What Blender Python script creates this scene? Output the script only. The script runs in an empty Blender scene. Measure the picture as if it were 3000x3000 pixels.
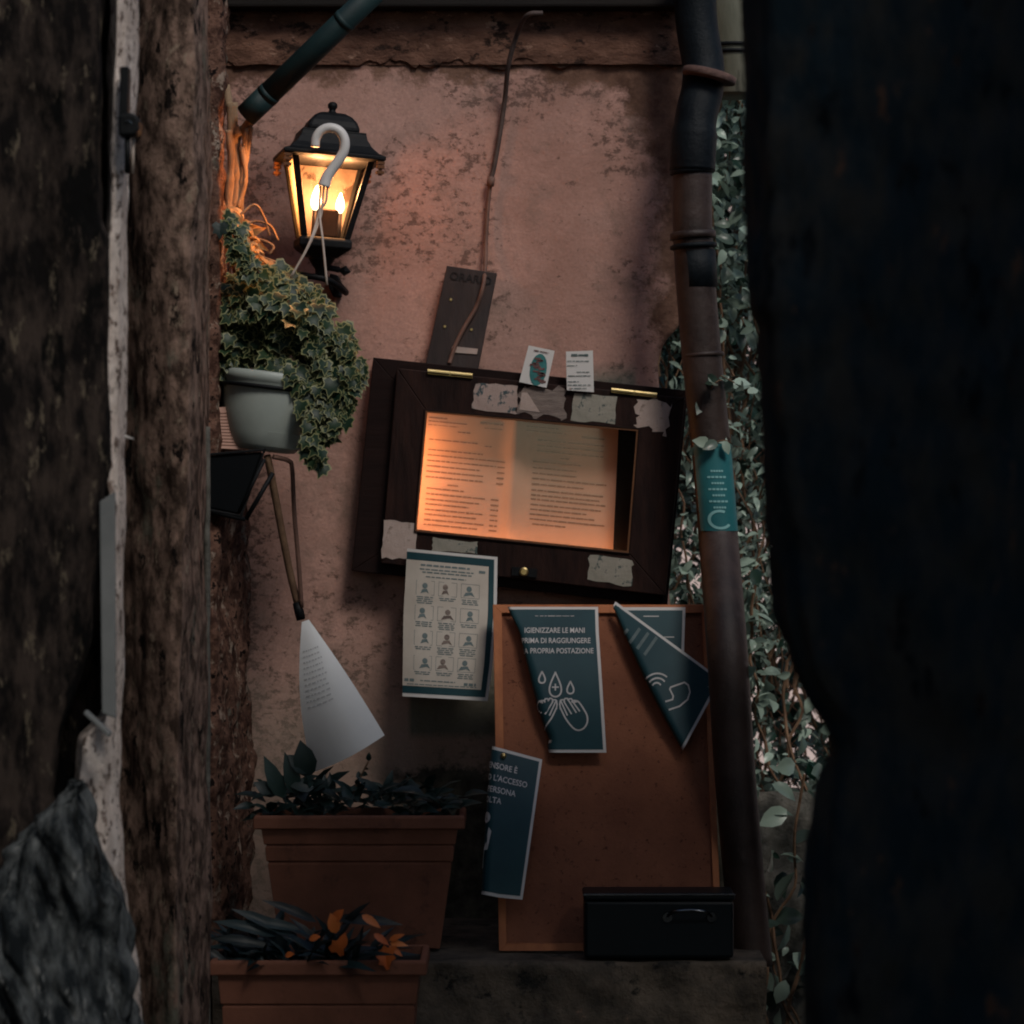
import bpy, math, random
from mathutils import Vector, noise, Matrix
random.seed(7)
C = bpy.context.scene.collection
sc = bpy.context.scene

# ------------------------------------------------------------ camera, light, exposure
CAMD, CAMZ, S = 6.0, 1.6, 0.0007          # camera 6 m from the plaster wall, 0.7 mm per photo pixel there
cam_d = bpy.data.cameras.new('camera'); cam = bpy.data.objects.new('camera', cam_d); C.objects.link(cam)
cam.location = (0, -CAMD, CAMZ); cam.rotation_euler = (math.radians(90), 0, 0)
cam_d.sensor_width = 36; cam_d.lens = 36*CAMD/(3000*S); cam_d.clip_start = .05; cam_d.clip_end = 400
cam_d.dof.use_dof = True; cam_d.dof.focus_distance = 5.75; cam_d.dof.aperture_fstop = 5.6
sc.camera = cam

SUN_DIR = Vector((0.30, -0.62, 0.72)).normalized()
sun_d = bpy.data.lights.new('sun', 'SUN'); sun_d.energy = 1.65; sun_d.angle = math.radians(16); sun_d.color = (1.0, .93, .86)
sun = bpy.data.objects.new('sun', sun_d); C.objects.link(sun)
sun.rotation_euler = SUN_DIR.to_track_quat('Z', 'Y').to_euler()
w = bpy.data.worlds.new('World'); sc.world = w; w.use_nodes = True
wn = w.node_tree.nodes; bgn = wn['Background']
sky = wn.new('ShaderNodeTexSky'); sky.sky_type = 'NISHITA'; sky.sun_disc = False
sky.sun_elevation = math.asin(SUN_DIR.z); sky.sun_rotation = math.atan2(SUN_DIR.x, SUN_DIR.y)
w.node_tree.links.new(sky.outputs[0], bgn.inputs[0]); bgn.inputs[1].default_value = 0.10
sc.view_settings.view_transform = 'Standard'; sc.view_settings.look = 'None'
sc.view_settings.exposure = 0.0; sc.view_settings.gamma = 1.0
try: sc.cycles.filter_width = 2.0
except Exception: pass

# ------------------------------------------------------------ helpers
def kk(y): return S*(CAMD+y)/CAMD
def P(px, py, y=0.0):
    k = kk(y); return Vector(((px-1500)*k, y, CAMZ+(1500-py)*k))
def X(px, y): return (px-1500)*kk(y)
def Z(py, y): return CAMZ+(1500-py)*kk(y)
def PY(z, y): return 1500-(z-CAMZ)/kk(y)
def lerp(a, b, t): return a+(b-a)*t
def curve1(tab, v):
    if v <= tab[0][0]: return tab[0][1]
    for (a, fa), (b, fb) in zip(tab, tab[1:]):
        if v <= b: return lerp(fa, fb, (v-a)/(b-a))
    return tab[-1][1]

MATS = {}
def rgba(c): return (c[0], c[1], c[2], 1)
def mat(name, c1, c2=None, scale=20, rough=.75, bump=0, bscale=None, metal=0, stretch=(1,1,1), spots=None, spec=.3, detail=6, lo=.35, hi=.65, trans=0, coat=0):
    """procedural surface: two colours mixed by noise, optional dark spots, optional bump"""
    if name in MATS: return MATS[name]
    m = bpy.data.materials.new(name); m.use_nodes = True; MATS[name] = m
    n, l = m.node_tree.nodes, m.node_tree.links; b = n['Principled BSDF']
    b.inputs['Roughness'].default_value = rough; b.inputs['Metallic'].default_value = metal
    b.inputs['Specular IOR Level'].default_value = spec
    if coat: b.inputs['Coat Weight'].default_value = coat; b.inputs['Coat Roughness'].default_value = .2
    tc = n.new('ShaderNodeTexCoord'); mp = n.new('ShaderNodeMapping'); mp.inputs['Scale'].default_value = stretch
    l.new(tc.outputs['Object'], mp.inputs[0])
    nz = n.new('ShaderNodeTexNoise'); nz.inputs['Scale'].default_value = scale; nz.inputs['Detail'].default_value = detail; nz.inputs['Roughness'].default_value = .65
    l.new(mp.outputs[0], nz.inputs['Vector'])
    cr = n.new('ShaderNodeValToRGB'); cr.color_ramp.elements[0].position = lo; cr.color_ramp.elements[1].position = hi
    cr.color_ramp.elements[0].color = rgba(c1); cr.color_ramp.elements[1].color = rgba(c2 or tuple(x*1.15 for x in c1))
    l.new(nz.outputs[0], cr.inputs[0]); col = cr.outputs[0]
    if spots:
        for (scol, sscale, thr, soft) in spots:
            n2 = n.new('ShaderNodeTexNoise'); n2.inputs['Scale'].default_value = sscale; n2.inputs['Detail'].default_value = 8; n2.inputs['Roughness'].default_value = .7
            l.new(mp.outputs[0], n2.inputs['Vector'])
            mr = n.new('ShaderNodeMapRange'); mr.inputs[1].default_value = thr; mr.inputs[2].default_value = thr+soft
            l.new(n2.outputs[0], mr.inputs[0])
            mx = n.new('ShaderNodeMix'); mx.data_type = 'RGBA'; mx.inputs[7].default_value = rgba(scol)
            l.new(mr.outputs[0], mx.inputs[0]); l.new(col, mx.inputs[6]); col = mx.outputs[2]
    l.new(col, b.inputs['Base Color'])
    if bump:
        n3 = n.new('ShaderNodeTexNoise'); n3.inputs['Scale'].default_value = bscale or scale*2; n3.inputs['Detail'].default_value = 8
        n3.inputs['Roughness'].default_value = .7
        l.new(mp.outputs[0], n3.inputs['Vector'])
        bp = n.new('ShaderNodeBump'); bp.inputs['Strength'].default_value = bump; bp.inputs['Distance'].default_value = .01
        l.new(n3.outputs[0], bp.inputs['Height']); l.new(bp.outputs[0], b.inputs['Normal'])
    if trans:
        tr = n.new('ShaderNodeBsdfTranslucent'); l.new(col, tr.inputs[0])
        ms = n.new('ShaderNodeMixShader'); ms.inputs[0].default_value = trans
        l.new(b.outputs[0], ms.inputs[1]); l.new(tr.outputs[0], ms.inputs[2]); l.new(ms.outputs[0], n['Material Output'].inputs[0])
    return m
def emit(name, c, s):
    m = bpy.data.materials.new(name); m.use_nodes = True; b = m.node_tree.nodes['Principled BSDF']
    b.inputs['Base Color'].default_value = rgba(c); b.inputs['Emission Color'].default_value = rgba(c); b.inputs['Emission Strength'].default_value = s
    MATS[name] = m; return m
def glass(name, tint=(1,1,1), gl=.06, frost=0, rough=.05):
    m = bpy.data.materials.new(name); m.use_nodes = True; n, l = m.node_tree.nodes, m.node_tree.links
    n.remove(n['Principled BSDF'])
    t = n.new('ShaderNodeBsdfTransparent'); t.inputs[0].default_value = rgba(tint)
    g = n.new('ShaderNodeBsdfGlossy'); g.inputs['Roughness'].default_value = rough
    ms = n.new('ShaderNodeMixShader'); ms.inputs[0].default_value = gl
    l.new(t.outputs[0], ms.inputs[1]); l.new(g.outputs[0], ms.inputs[2]); out = ms.outputs[0]
    if frost:
        tl = n.new('ShaderNodeBsdfTranslucent'); tl.inputs[0].default_value = rgba(tint)
        m2 = n.new('ShaderNodeMixShader'); m2.inputs[0].default_value = frost
        l.new(out, m2.inputs[1]); l.new(tl.outputs[0], m2.inputs[2]); out = m2.outputs[0]
    l.new(out, n['Material Output'].inputs[0]); MATS[name] = m; return m
def leafmat(name, c1, c2, rim=None, rimpos=.5, rough=.45, trans=.25):
    """colour by per-leaf attribute 'rnd', cream margin by attribute 'rim'"""
    m = bpy.data.materials.new(name); m.use_nodes = True; MATS[name] = m
    n, l = m.node_tree.nodes, m.node_tree.links; b = n['Principled BSDF']; b.inputs['Roughness'].default_value = rough
    b.inputs['Specular IOR Level'].default_value = .35
    a = n.new('ShaderNodeAttribute'); a.attribute_name = 'rnd'
    cr = n.new('ShaderNodeValToRGB'); cr.color_ramp.elements[0].color = rgba(c1); cr.color_ramp.elements[1].color = rgba(c2)
    l.new(a.outputs['Fac'], cr.inputs[0]); col = cr.outputs[0]
    if rim:
        a2 = n.new('ShaderNodeAttribute'); a2.attribute_name = 'rim'
        tc = n.new('ShaderNodeTexCoord'); nz = n.new('ShaderNodeTexNoise'); nz.inputs['Scale'].default_value = 140
        l.new(tc.outputs['Object'], nz.inputs['Vector'])
        ad = n.new('ShaderNodeMath'); ad.operation = 'MULTIPLY_ADD'; ad.inputs[1].default_value = .7
        l.new(nz.outputs[0], ad.inputs[0]); l.new(a2.outputs['Fac'], ad.inputs[2])
        mr = n.new('ShaderNodeMapRange'); mr.inputs[1].default_value = rimpos+.3; mr.inputs[2].default_value = rimpos+.42
        l.new(ad.outputs[0], mr.inputs[0])
        mx = n.new('ShaderNodeMix'); mx.data_type = 'RGBA'; mx.inputs[7].default_value = rgba(rim)
        l.new(mr.outputs[0], mx.inputs[0]); l.new(col, mx.inputs[6]); col = mx.outputs[2]
    l.new(col, b.inputs['Base Color'])
    tr = n.new('ShaderNodeBsdfTranslucent'); l.new(col, tr.inputs[0])
    ms = n.new('ShaderNodeMixShader'); ms.inputs[0].default_value = trans
    l.new(b.outputs[0], ms.inputs[1]); l.new(tr.outputs[0], ms.inputs[2]); l.new(ms.outputs[0], n['Material Output'].inputs[0])
    return m

class MB:
    def __init__(s): s.v = []; s.f = []; s.a = {}
    def add(s, vs, fs):
        o = len(s.v); s.v += [Vector(v) for v in vs]; s.f += [tuple(i+o for i in f) for f in fs]
    def box(s, x0, x1, y0, y1, z0, z1):
        s.add([(x, y, z) for x in (x0, x1) for y in (y0, y1) for z in (z0, z1)],
              [(0,1,3,2), (4,6,7,5), (0,4,5,1), (2,3,7,6), (0,2,6,4), (1,5,7,3)])
    def hexa(s, q0, q1):
        """q0, q1: four corners each, joined"""
        s.add(list(q0)+list(q1), [(0,1,2,3), (7,6,5,4), (0,4,5,1), (1,5,6,2), (2,6,7,3), (3,7,4,0)])
    def prism(s, poly, th):
        """poly: world points (front), extruded by th along +y"""
        n = len(poly); b = [Vector(p)+Vector((0, th, 0)) for p in poly]
        s.add(list(poly)+b, [tuple(range(n))[::-1], tuple(range(n, 2*n))]+[(i, (i+1) % n, n+(i+1) % n, n+i) for i in range(n)])
    def tube(s, pts, r, n=10, cap=True):
        pts = [Vector(p) for p in pts]; m = len(pts)
        rs = r if isinstance(r, (list, tuple)) else [r]*m
        t0 = (pts[1]-pts[0]).normalized(); a = t0.orthogonal().normalized(); vs = []
        for i, p in enumerate(pts):
            t = (pts[min(i+1, m-1)]-pts[max(i-1, 0)]).normalized()
            a = (a-t*a.dot(t)).normalized(); b = t.cross(a)
            vs += [p+(a*math.cos(q)+b*math.sin(q))*rs[i] for q in (2*math.pi*j/n for j in range(n))]
        fs = [(i*n+j, i*n+(j+1) % n, (i+1)*n+(j+1) % n, (i+1)*n+j) for i in range(m-1) for j in range(n)]
        if cap: fs += [tuple(range(n))[::-1], tuple(range((m-1)*n, m*n))]
        s.add(vs, fs)
    def lathe(s, c, prof, n=32, M=None, cap=True):
        """prof: (r, h) pairs around the z axis of matrix M placed at c"""
        M = M or Matrix.Identity(3); c = Vector(c); vs = []
        for (r, h) in prof: vs += [c+M@Vector((r*math.cos(q), r*math.sin(q), h)) for q in (2*math.pi*j/n for j in range(n))]
        m = len(prof)
        fs = [(i*n+j, i*n+(j+1) % n, (i+1)*n+(j+1) % n, (i+1)*n+j) for i in range(m-1) for j in range(n)]
        if cap: fs += [tuple(range(n))[::-1], tuple(range((m-1)*n, m*n))]
        s.add(vs, fs)
    def loft4(s, c, prof, M=None, cap=True):
        """square sections: (half_x, half_y, h)"""
        M = M or Matrix.Identity(3); c = Vector(c); vs = []
        for (a, b, h) in prof: vs += [c+M@Vector((sx*a, sy*b, h)) for sx, sy in ((-1,-1), (1,-1), (1,1), (-1,1))]
        m = len(prof); fs = [(i*4+j, i*4+(j+1) % 4, (i+1)*4+(j+1) % 4, (i+1)*4+j) for i in range(m-1) for j in range(4)]
        if cap: fs += [(3,2,1,0), tuple(range((m-1)*4, m*4))]
        s.add(vs, fs)

def obj(name, mb, m, parent=None, smooth=False, bevel=0, label=None):
    me = bpy.data.meshes.new(name); off = parent_world(parent) if parent else Vector((0,0,0))
    me.from_pydata([tuple(v-off) for v in mb.v], [], mb.f); me.update()
    me.materials.append(m if not isinstance(m, str) else MATS[m])
    for k, vals in mb.a.items():
        at = me.attributes.new(k, 'FLOAT', 'POINT'); at.data.foreach_set('value', vals)
    if smooth: me.polygons.foreach_set('use_smooth', [True]*len(me.polygons))
    o = bpy.data.objects.new(name, me); C.objects.link(o)
    if parent: o.parent = parent
    if bevel:
        b = o.modifiers.new('bevel', 'BEVEL'); b.width = bevel; b.segments = 2; b.limit_method = 'ANGLE'
    if label: o['label'] = label
    return o
WLOC = {}
def parent_world(p): return WLOC[p.name]
def thing(name, label, cat, loc, group=None):
    o = bpy.data.objects.new(name, None); C.objects.link(o); o.location = loc; o.empty_display_size = .05
    WLOC[o.name] = Vector(loc); tag(o, label, cat, group); return o
def tag(o, label=None, cat=None, group=None, kind=None):
    if label: o['label'] = label
    if cat: o['category'] = cat
    if group: o['group'] = group
    if kind: o['kind'] = kind
    return o
def reorigin(o, loc):
    loc = Vector(loc); o.data.transform(Matrix.Translation(-loc)); o.location = loc; WLOC[o.name] = loc
def subpart(name, mb, m, part, root, **kw):
    """part of a part: the parent part sits at the root's location"""
    WLOC[part.name] = WLOC[root.name]; return obj(name, mb, m, part, **kw)

def smoothcurve(pts, n=8):
    """Catmull-Rom through points"""
    pts = [Vector(p) for p in pts]; q = [pts[0]*2-pts[1]]+pts+[pts[-1]*2-pts[-2]]; out = []
    for i in range(1, len(q)-2):
        for j in range(n):
            t = j/n; a, b, c, d = q[i-1], q[i], q[i+1], q[i+2]
            out.append(.5*((2*b)+(c-a)*t+(2*a-5*b+4*c-d)*t*t+(3*b-a-3*c+d)*t**3))
    out.append(pts[-1]); return out

def rock(cols, z0, z1, dz, dx, amp, freq, stretch=.45, seed=0, octv=6, ridg=0, shear=0):
    """rough stone surface swept up in z; cols = functions z -> (x, y) of the plan outline"""
    rows = int((z1-z0)/dz)+1; zs = [z0+(z1-z0)*i/(rows-1) for i in range(rows)]
    seg = []
    for a, b in zip(cols, cols[1:]):
        xa, ya = a((z0+z1)/2); xb, yb = b((z0+z1)/2)
        seg.append(max(1, int(math.hypot(xb-xa, yb-ya)/dx)))
    G = []
    for z in zs:
        pts = [c(z) for c in cols]; row = []
        for i, n in enumerate(seg):
            for j in range(n):
                t = j/n; row.append(Vector((lerp(pts[i][0], pts[i+1][0], t), lerp(pts[i][1], pts[i+1][1], t), z)))
        row.append(Vector((pts[-1][0], pts[-1][1], z))); G.append(row)
    nc = len(G[0]); so = Vector((seed*3.1, seed*7.7, seed*1.3)); vs = []
    for i in range(rows):
        for j in range(nc):
            a = G[i][max(j-2, 0)]; b = G[i][min(j+2, nc-1)]; t = (b-a)
            nrm = Vector((t.y, -t.x, 0)); nrm.normalize(); p = G[i][j]
            q = Vector(((p.x+p.z*shear)*freq, p.y*freq, p.z*freq*stretch))+so
            d = noise.fractal(q, .9, 2.1, octv)
            d += .9*noise.noise(q*.33)
            if ridg: d += ridg*(abs(noise.noise(q*1.7+so))*2-.6)
            vs.append(p+nrm*(d*amp)+Vector((0, 0, noise.noise(q*1.3+Vector((9, 9, 9)))*amp*.5)))
    mb = MB(); mb.add(vs, [(i*nc+j, i*nc+j+1, (i+1)*nc+j+1, (i+1)*nc+j) for i in range(rows-1) for j in range(nc-1)])
    return mb
def col(tab, y):
    """outline column from (py, px) table at depth y"""
    return lambda z: (X(curve1(tab, PY(z, y)), y), y)
def cst(x, y): return lambda z: (x, y)

# ------------------------------------------------------------ materials
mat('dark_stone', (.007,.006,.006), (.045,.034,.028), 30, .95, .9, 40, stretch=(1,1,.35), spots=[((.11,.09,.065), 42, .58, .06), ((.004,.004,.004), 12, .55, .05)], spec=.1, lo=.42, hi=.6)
mat('brown_stone', (.065,.043,.033), (.30,.20,.155), 34, .95, 1.0, 45, stretch=(1,1,.6), spots=[((.30,.23,.17), 46, .58, .07), ((.012,.009,.008), 26, .56, .05), ((.15,.15,.115), 7, .56, .1)], spec=.1, lo=.41, hi=.6)
mat('red_stone', (.06,.030,.022), (.22,.12,.085), 30, .95, 1.0, 60, spots=[((.34,.26,.20), 22, .57, .05), ((.012,.008,.007), 30, .56, .04), ((.16,.15,.12), 7, .57, .06)], spec=.1, lo=.42, hi=.6)
mat('lintel_stone', (.075,.038,.027), (.20,.105,.072), 11, .95, 1.0, 40, stretch=(.8,1,1.4), spots=[((.03,.018,.014), 18, .55, .06), ((.30,.18,.13), 26, .6, .05)], spec=.12)
mat('whitewash', (.55,.46,.40), (.80,.71,.64), 22, .9, .9, 70, stretch=(1,1,.6), spots=[((.12,.085,.07), 75, .54, .05), ((.22,.16,.13), 34, .58, .07)], spec=.15)
mat('grey_stone', (.07,.07,.06), (.2,.19,.165), 14, .92, .8, 60, spots=[((.03,.035,.03), 22, .58, .08)], spec=.15)
mat('ledge_stone', (.045,.04,.033), (.15,.12,.09), 12, .92, .9, 50, spots=[((.02,.02,.018), 18, .57, .08), ((.2,.13,.09), 26, .64, .05)], spec=.15)
mat('passage_plaster', (.05,.045,.04), (.09,.08,.07), 3, .95, .4)
mat('paving', (.05,.047,.042), (.10,.095,.085), 4, .9, .4)
mat('timber', (.006,.005,.004), (.016,.012,.010), 8, .9, .4, stretch=(.1,1,1))
mat('teal_metal', (.004,.016,.018), (.008,.026,.027), 20, .6, .1, spots=[((.03,.03,.025), 14, .62, .1)])
mat('black_iron', (.003,.004,.005), (.007,.008,.009), 40, .55, .2, spec=.16)
mat('cream_enamel', (.09,.065,.05), (.16,.12,.095), 22, .5, spots=[((.035,.022,.015), 16, .56, .04)])
mat('socket_wood', (.03,.014,.009), (.05,.025,.014), 40, .7)
mat('white_plastic', (.55,.53,.50), (.62,.6,.57), 10, .4)
mat('string_plastic', (.42,.34,.28), (.5,.42,.36), 10, .5)
mat('grey_pot', (.30,.34,.31), (.37,.41,.375), 8, .45, .05, spots=[((.22,.24,.2), 9, .6, .15)])
mat('bark', (.16,.10,.06), (.42,.30,.19), 24, .85, .7, 60, stretch=(1,1,.25))
mat('twig', (.09,.05,.03), (.2,.12,.07), 24, .85, .3)
mat('mahogany', (.008,.0035,.003), (.014,.006,.005), 10, .6, .12, 40, stretch=(.3,1,3), spec=.12)
mat('mahogany_worn', (.009,.004,.0035), (.026,.011,.008), 22, .6, .3, 50, stretch=(2,1,.4), spec=.14, spots=[((.05,.028,.02), 40, .66, .04)])
mat('gold_lip', (.09,.038,.016), (.16,.07,.03), 20, .4)
mat('brass', (.55,.40,.16), (.7,.55,.26), 60, .3, 0, metal=.9)
mat('weathered_board', (.022,.017,.017), (.05,.037,.034), 14, .8, .3, 60, stretch=(1,1,.2))
mat('carved_black', (.012,.010,.010), None, 14, .8)
mat('paper', (.62,.60,.57), (.70,.68,.65), 5, .7, trans=.15)
mat('white_sheet', (.70,.72,.72), (.78,.80,.80), 4, .6, trans=.12)
mat('paper_cream', (.44,.39,.33), (.54,.49,.42), 7, .75)
mat('menu_paper', (.42,.25,.19), (.50,.31,.24), 5, .8)
mat('pink_paper', (.55,.33,.26), (.6,.38,.3), 5, .8)
mat('navy', (.012,.042,.052), (.018,.060,.070), 6, .5, spec=.2)
mat('white_ink', (.50,.48,.46), (.56,.54,.52), 50, .6)
mat('faded_ink', (.05,.10,.10), (.10,.13,.12), 60, .8)
mat('menu_ink', (.16,.08,.055), (.22,.11,.08), 90, .8)
mat('grey_ink', (.45,.46,.47), (.52,.53,.54), 60, .8)
mat('dull_ink', (.11,.15,.15), (.15,.19,.19), 80, .8)
mat('torn_sticker', (.30,.22,.19), (.42,.33,.29), 16, .9, .4, 60, spots=[((.05,.075,.08), 30, .52, .04), ((.12,.16,.10), 30, .62, .04)])
mat('torn_pale', (.34,.26,.22), (.45,.36,.32), 16, .9, .3, 60, spots=[((.2,.15,.12), 34, .55, .08)])
mat('torn_grey', (.13,.10,.09), (.25,.20,.17), 30, .95, .5, 80, stretch=(.4,1,2.5), spots=[((.36,.30,.26), 20, .62, .05)])
mat('torn_green', (.22,.21,.17), (.34,.31,.26), 18, .9, .3, 60, spots=[((.06,.085,.08), 34, .54, .05)])
mat('teal_print', (.02,.12,.12), (.05,.2,.19), 30, .7)
mat('figure_print', (.06,.03,.03), (.2,.1,.09), 60, .8)
mat('hardboard', (.17,.066,.038), (.26,.105,.058), 5, .85, .3, 160, spec=.1, spots=[((.09,.034,.02), 90, .58, .08), ((.26,.12,.07), 30, .68, .04)])
mat('orange_wood', (.30,.10,.038), (.42,.15,.055), 30, .65, .2, stretch=(1,1,.15), spots=[((.16,.06,.03), 18, .6, .08)])
mat('terracotta', (.15,.062,.038), (.215,.088,.054), 9, .7, .15, 60, spots=[((.09,.04,.028), 14, .56, .12), ((.26,.17,.13), 34, .68, .05)], spec=.15)
mat('soil', (.012,.01,.008), None, 60, .95, .5)
mat('enamel_black', (.003,.006,.008), None, 20, .4, spec=.2)
mat('steel', (.10,.11,.12), None, 50, .25, metal=1)
mat('pipe_brown', (.018,.011,.009), (.048,.031,.026), 10, .5, .25, 50, spots=[((.05,.035,.03), 16, .58, .1)])
mat('pipe_dark', (.003,.005,.007), (.007,.010,.012), 14, .5, .3, 60, spec=.12)
mat('pipe_olive', (.10,.105,.075), (.20,.19,.14), 7, .6, .25, 40, stretch=(1,1,.3), spots=[((.05,.05,.04), 16, .58, .1)])
mat('clay_rim', (.08,.045,.038), (.17,.10,.08), 30, .8, .6, 70)
mat('sticker_teal', (.015,.11,.125), (.025,.15,.165), 8, .5)
mat('sticker_pale', (.2,.42,.42), None, 8, .6)
mat('pink_facade', (.80,.60,.52), (.86,.68,.60), 3, .9)
mat('wire', (.12,.06,.04), (.22,.11,.07), 30, .7)
mat('cable_brown', (.11,.06,.045), (.18,.10,.075), 30, .7)
mat('cable_dark', (.05,.035,.03), (.09,.06,.05), 30, .7)
mat('lens_black', (.003,.004,.005), None, 20, .5, spec=.1)
mat('grey_card', (.13,.14,.14), (.22,.23,.225), 5, .6, spots=[((.07,.08,.08), 7, .57, .04)])
leafmat('ivy_leaf', (.010,.034,.020), (.035,.07,.032), (.27,.28,.13), .60, trans=.4)
leafmat('dark_leaf', (.006,.016,.014), (.016,.04,.034), trans=.1)
leafmat('blade_leaf', (.003,.006,.006), (.010,.028,.030), trans=.1, rough=.45)
leafmat('orange_leaf', (.45,.08,.02), (.70,.22,.05), trans=.2)
leafmat('dry_leaf', (.35,.20,.08), (.6,.4,.2), trans=.2, rough=.6)
leafmat('climber_leaf', (.006,.028,.018), (.42,.54,.44), trans=.3, rough=.28); leafmat('shaded_leaf', (.006,.020,.016), (.02,.055,.04), trans=.1, rough=.4)  # climbers' pale end paints glints; deep leaves have shade in their colour
emit('fill_tube_glow', (1.0,.40,.13), 14); glass('clear_glass', (1,.98,.95), .05); glass('dimming_glass', (.48,.42,.36), .05, .1); glass('frosted_glass', (1,.86,.66), .05, .12)
emit('bulb_glow', (1.0,.76,.48), 6); emit('tube_glow', (1.0,.40,.13), 44)

def plaster_material():
    """pink lime plaster: dark speckled mould, bare brown undercoat above, to the right and low down"""
    m = bpy.data.materials.new('pink_plaster'); m.use_nodes = True; MATS['pink_plaster'] = m
    n, l = m.node_tree.nodes, m.node_tree.links; b = n['Principled BSDF']; b.inputs['Roughness'].default_value = .92; b.inputs['Specular IOR Level'].default_value = .12
    tc = n.new('ShaderNodeTexCoord'); sx = n.new('ShaderNodeSeparateXYZ'); l.new(tc.outputs['Object'], sx.inputs[0])
    def nz(scale, det=8, rough=.65, st=(1,1,1)):
        mp = n.new('ShaderNodeMapping'); mp.inputs['Scale'].default_value = st; l.new(tc.outputs['Object'], mp.inputs[0])
        q = n.new('ShaderNodeTexNoise'); q.inputs['Scale'].default_value = scale; q.inputs['Detail'].default_value = det; q.inputs['Roughness'].default_value = rough
        l.new(mp.outputs[0], q.inputs['Vector']); return q.outputs[0]
    def ma(op, a, b_=None, c=None):
        q = n.new('ShaderNodeMath'); q.operation = op
        for i, v in enumerate((a, b_, c)):
            if v is None: continue
            if isinstance(v, (int, float)): q.inputs[i].default_value = v
            else: l.new(v, q.inputs[i])
        return q.outputs[0]
    def rng(v, a, b_):
        q = n.new('ShaderNodeMapRange'); q.inputs[1].default_value = a; q.inputs[2].default_value = b_; l.new(v, q.inputs[0]); return q.outputs[0]
    def mix(f, a, b_):
        q = n.new('ShaderNodeMix'); q.data_type = 'RGBA'
        l.new(f, q.inputs[0])
        for i, v in ((6, a), (7, b_)):
            if isinstance(v, tuple): q.inputs[i].default_value = rgba(v)
            else: l.new(v, q.inputs[i])
        return q.outputs[2]
    base = mix(rng(nz(3.2), .38, .62), (.36,.205,.162), (.50,.295,.24))
    base = mix(ma('MULTIPLY', rng(nz(5, 5, .55, (1,1,1.4)), .55, .70), .55), base, (.33,.215,.18))
    base = mix(ma('MULTIPLY', rng(nz(1.7, 4), .52, .68), .6), base, (.36,.23,.185))
    # mould specks, denser where a broad mask says so
    dens = ma('MAXIMUM', rng(nz(3.4, 4), .46, .62), ma('MAXIMUM', rng(sx.outputs['X'], .22, .36), rng(sx.outputs['X'], -.46, -.52)))
    sp = rng(ma('MULTIPLY_ADD', dens, .12, nz(38, 9, .78, (1,1,1.3))), .595, .66)
    base = mix(ma('MULTIPLY', sp, .78), base, (.085,.052,.042))
    sp2 = rng(nz(60, 4, .6), .66, .72); base = mix(ma('MULTIPLY', sp2, .6), base, (.10,.07,.06))
    base = mix(ma('MULTIPLY', rng(nz(170, 3, .6), .35, .65), .28), base, (.20,.125,.10))
    base = mix(ma('MULTIPLY', rng(nz(9, 8, .7), .53, .66), .55), base, (.19,.135,.11))
    base = mix(ma('MULTIPLY', rng(nz(4.3, 9, .75, (1,1,.6)), .55, .64), .45), base, (.17,.12,.095))
    # bare undercoat above z ~ 2.53 and along the right edge high up
    edge = ma('MULTIPLY', nz(7, 9, .7), .30)
    top = ma('ADD', sx.outputs['Z'], edge)
    rightw = ma('MULTIPLY', ma('MULTIPLY', rng(sx.outputs['X'], .16, .36), rng(sx.outputs['Z'], 1.95, 2.5)), .19)
    top = rng(ma('ADD', top, rightw), 2.625, 2.655)
    rgt = rng(ma('ADD', sx.outputs['X'], ma('MULTIPLY', nz(9, 9, .7), .25)), .405, .44)
    rgt = ma('MULTIPLY', rgt, rng(sx.outputs['Z'], 1.6, 1.85))
    raw = mix(rng(nz(14, 9, .7), .4, .62), (.085,.045,.032), (.20,.115,.08))
    base = mix(ma('MAXIMUM', top, rgt), base, raw)
    # low down the plaster greys and falls away
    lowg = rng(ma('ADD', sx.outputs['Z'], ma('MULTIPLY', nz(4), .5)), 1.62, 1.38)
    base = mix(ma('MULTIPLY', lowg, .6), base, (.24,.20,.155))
    patch = ma('MULTIPLY', ma('MULTIPLY', rng(sx.outputs['X'], -.215, -.205), rng(sx.outputs['Z'], 1.13, 1.15)), rng(sx.outputs['Z'], 1.31, 1.27))
    base = mix(ma('MULTIPLY', patch, .8), base, (.10,.115,.09))
    gp = ma('MULTIPLY', ma('MULTIPLY', rng(sx.outputs['X'], .12, .14), rng(sx.outputs['X'], .26, .25)), ma('MULTIPLY', rng(sx.outputs['Z'], 1.79, 1.80), rng(sx.outputs['Z'], 1.91, 1.87)))
    base = mix(ma('MULTIPLY', gp, .7), base, (.13,.16,.13))
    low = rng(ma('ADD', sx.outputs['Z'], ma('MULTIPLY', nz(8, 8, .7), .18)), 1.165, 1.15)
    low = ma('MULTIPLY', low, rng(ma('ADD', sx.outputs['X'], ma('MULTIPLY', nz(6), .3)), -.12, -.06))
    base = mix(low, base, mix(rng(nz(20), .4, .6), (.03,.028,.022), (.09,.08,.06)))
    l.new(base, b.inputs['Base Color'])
    bp = n.new('ShaderNodeBump'); bp.inputs['Strength'].default_value = .42; bp.inputs['Distance'].default_value = .007
    h = ma('ADD', nz(60, 8, .7), ma('MULTIPLY', nz(14, 6), 1.5)); h = ma('SUBTRACT', h, ma('MULTIPLY', sp, .6)); h = ma('SUBTRACT', h, ma('MULTIPLY', ma('MAXIMUM', top, rgt), 1.2))
    l.new(h, bp.inputs['Height']); l.new(bp.outputs[0], b.inputs['Normal'])
plaster_material()

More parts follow.
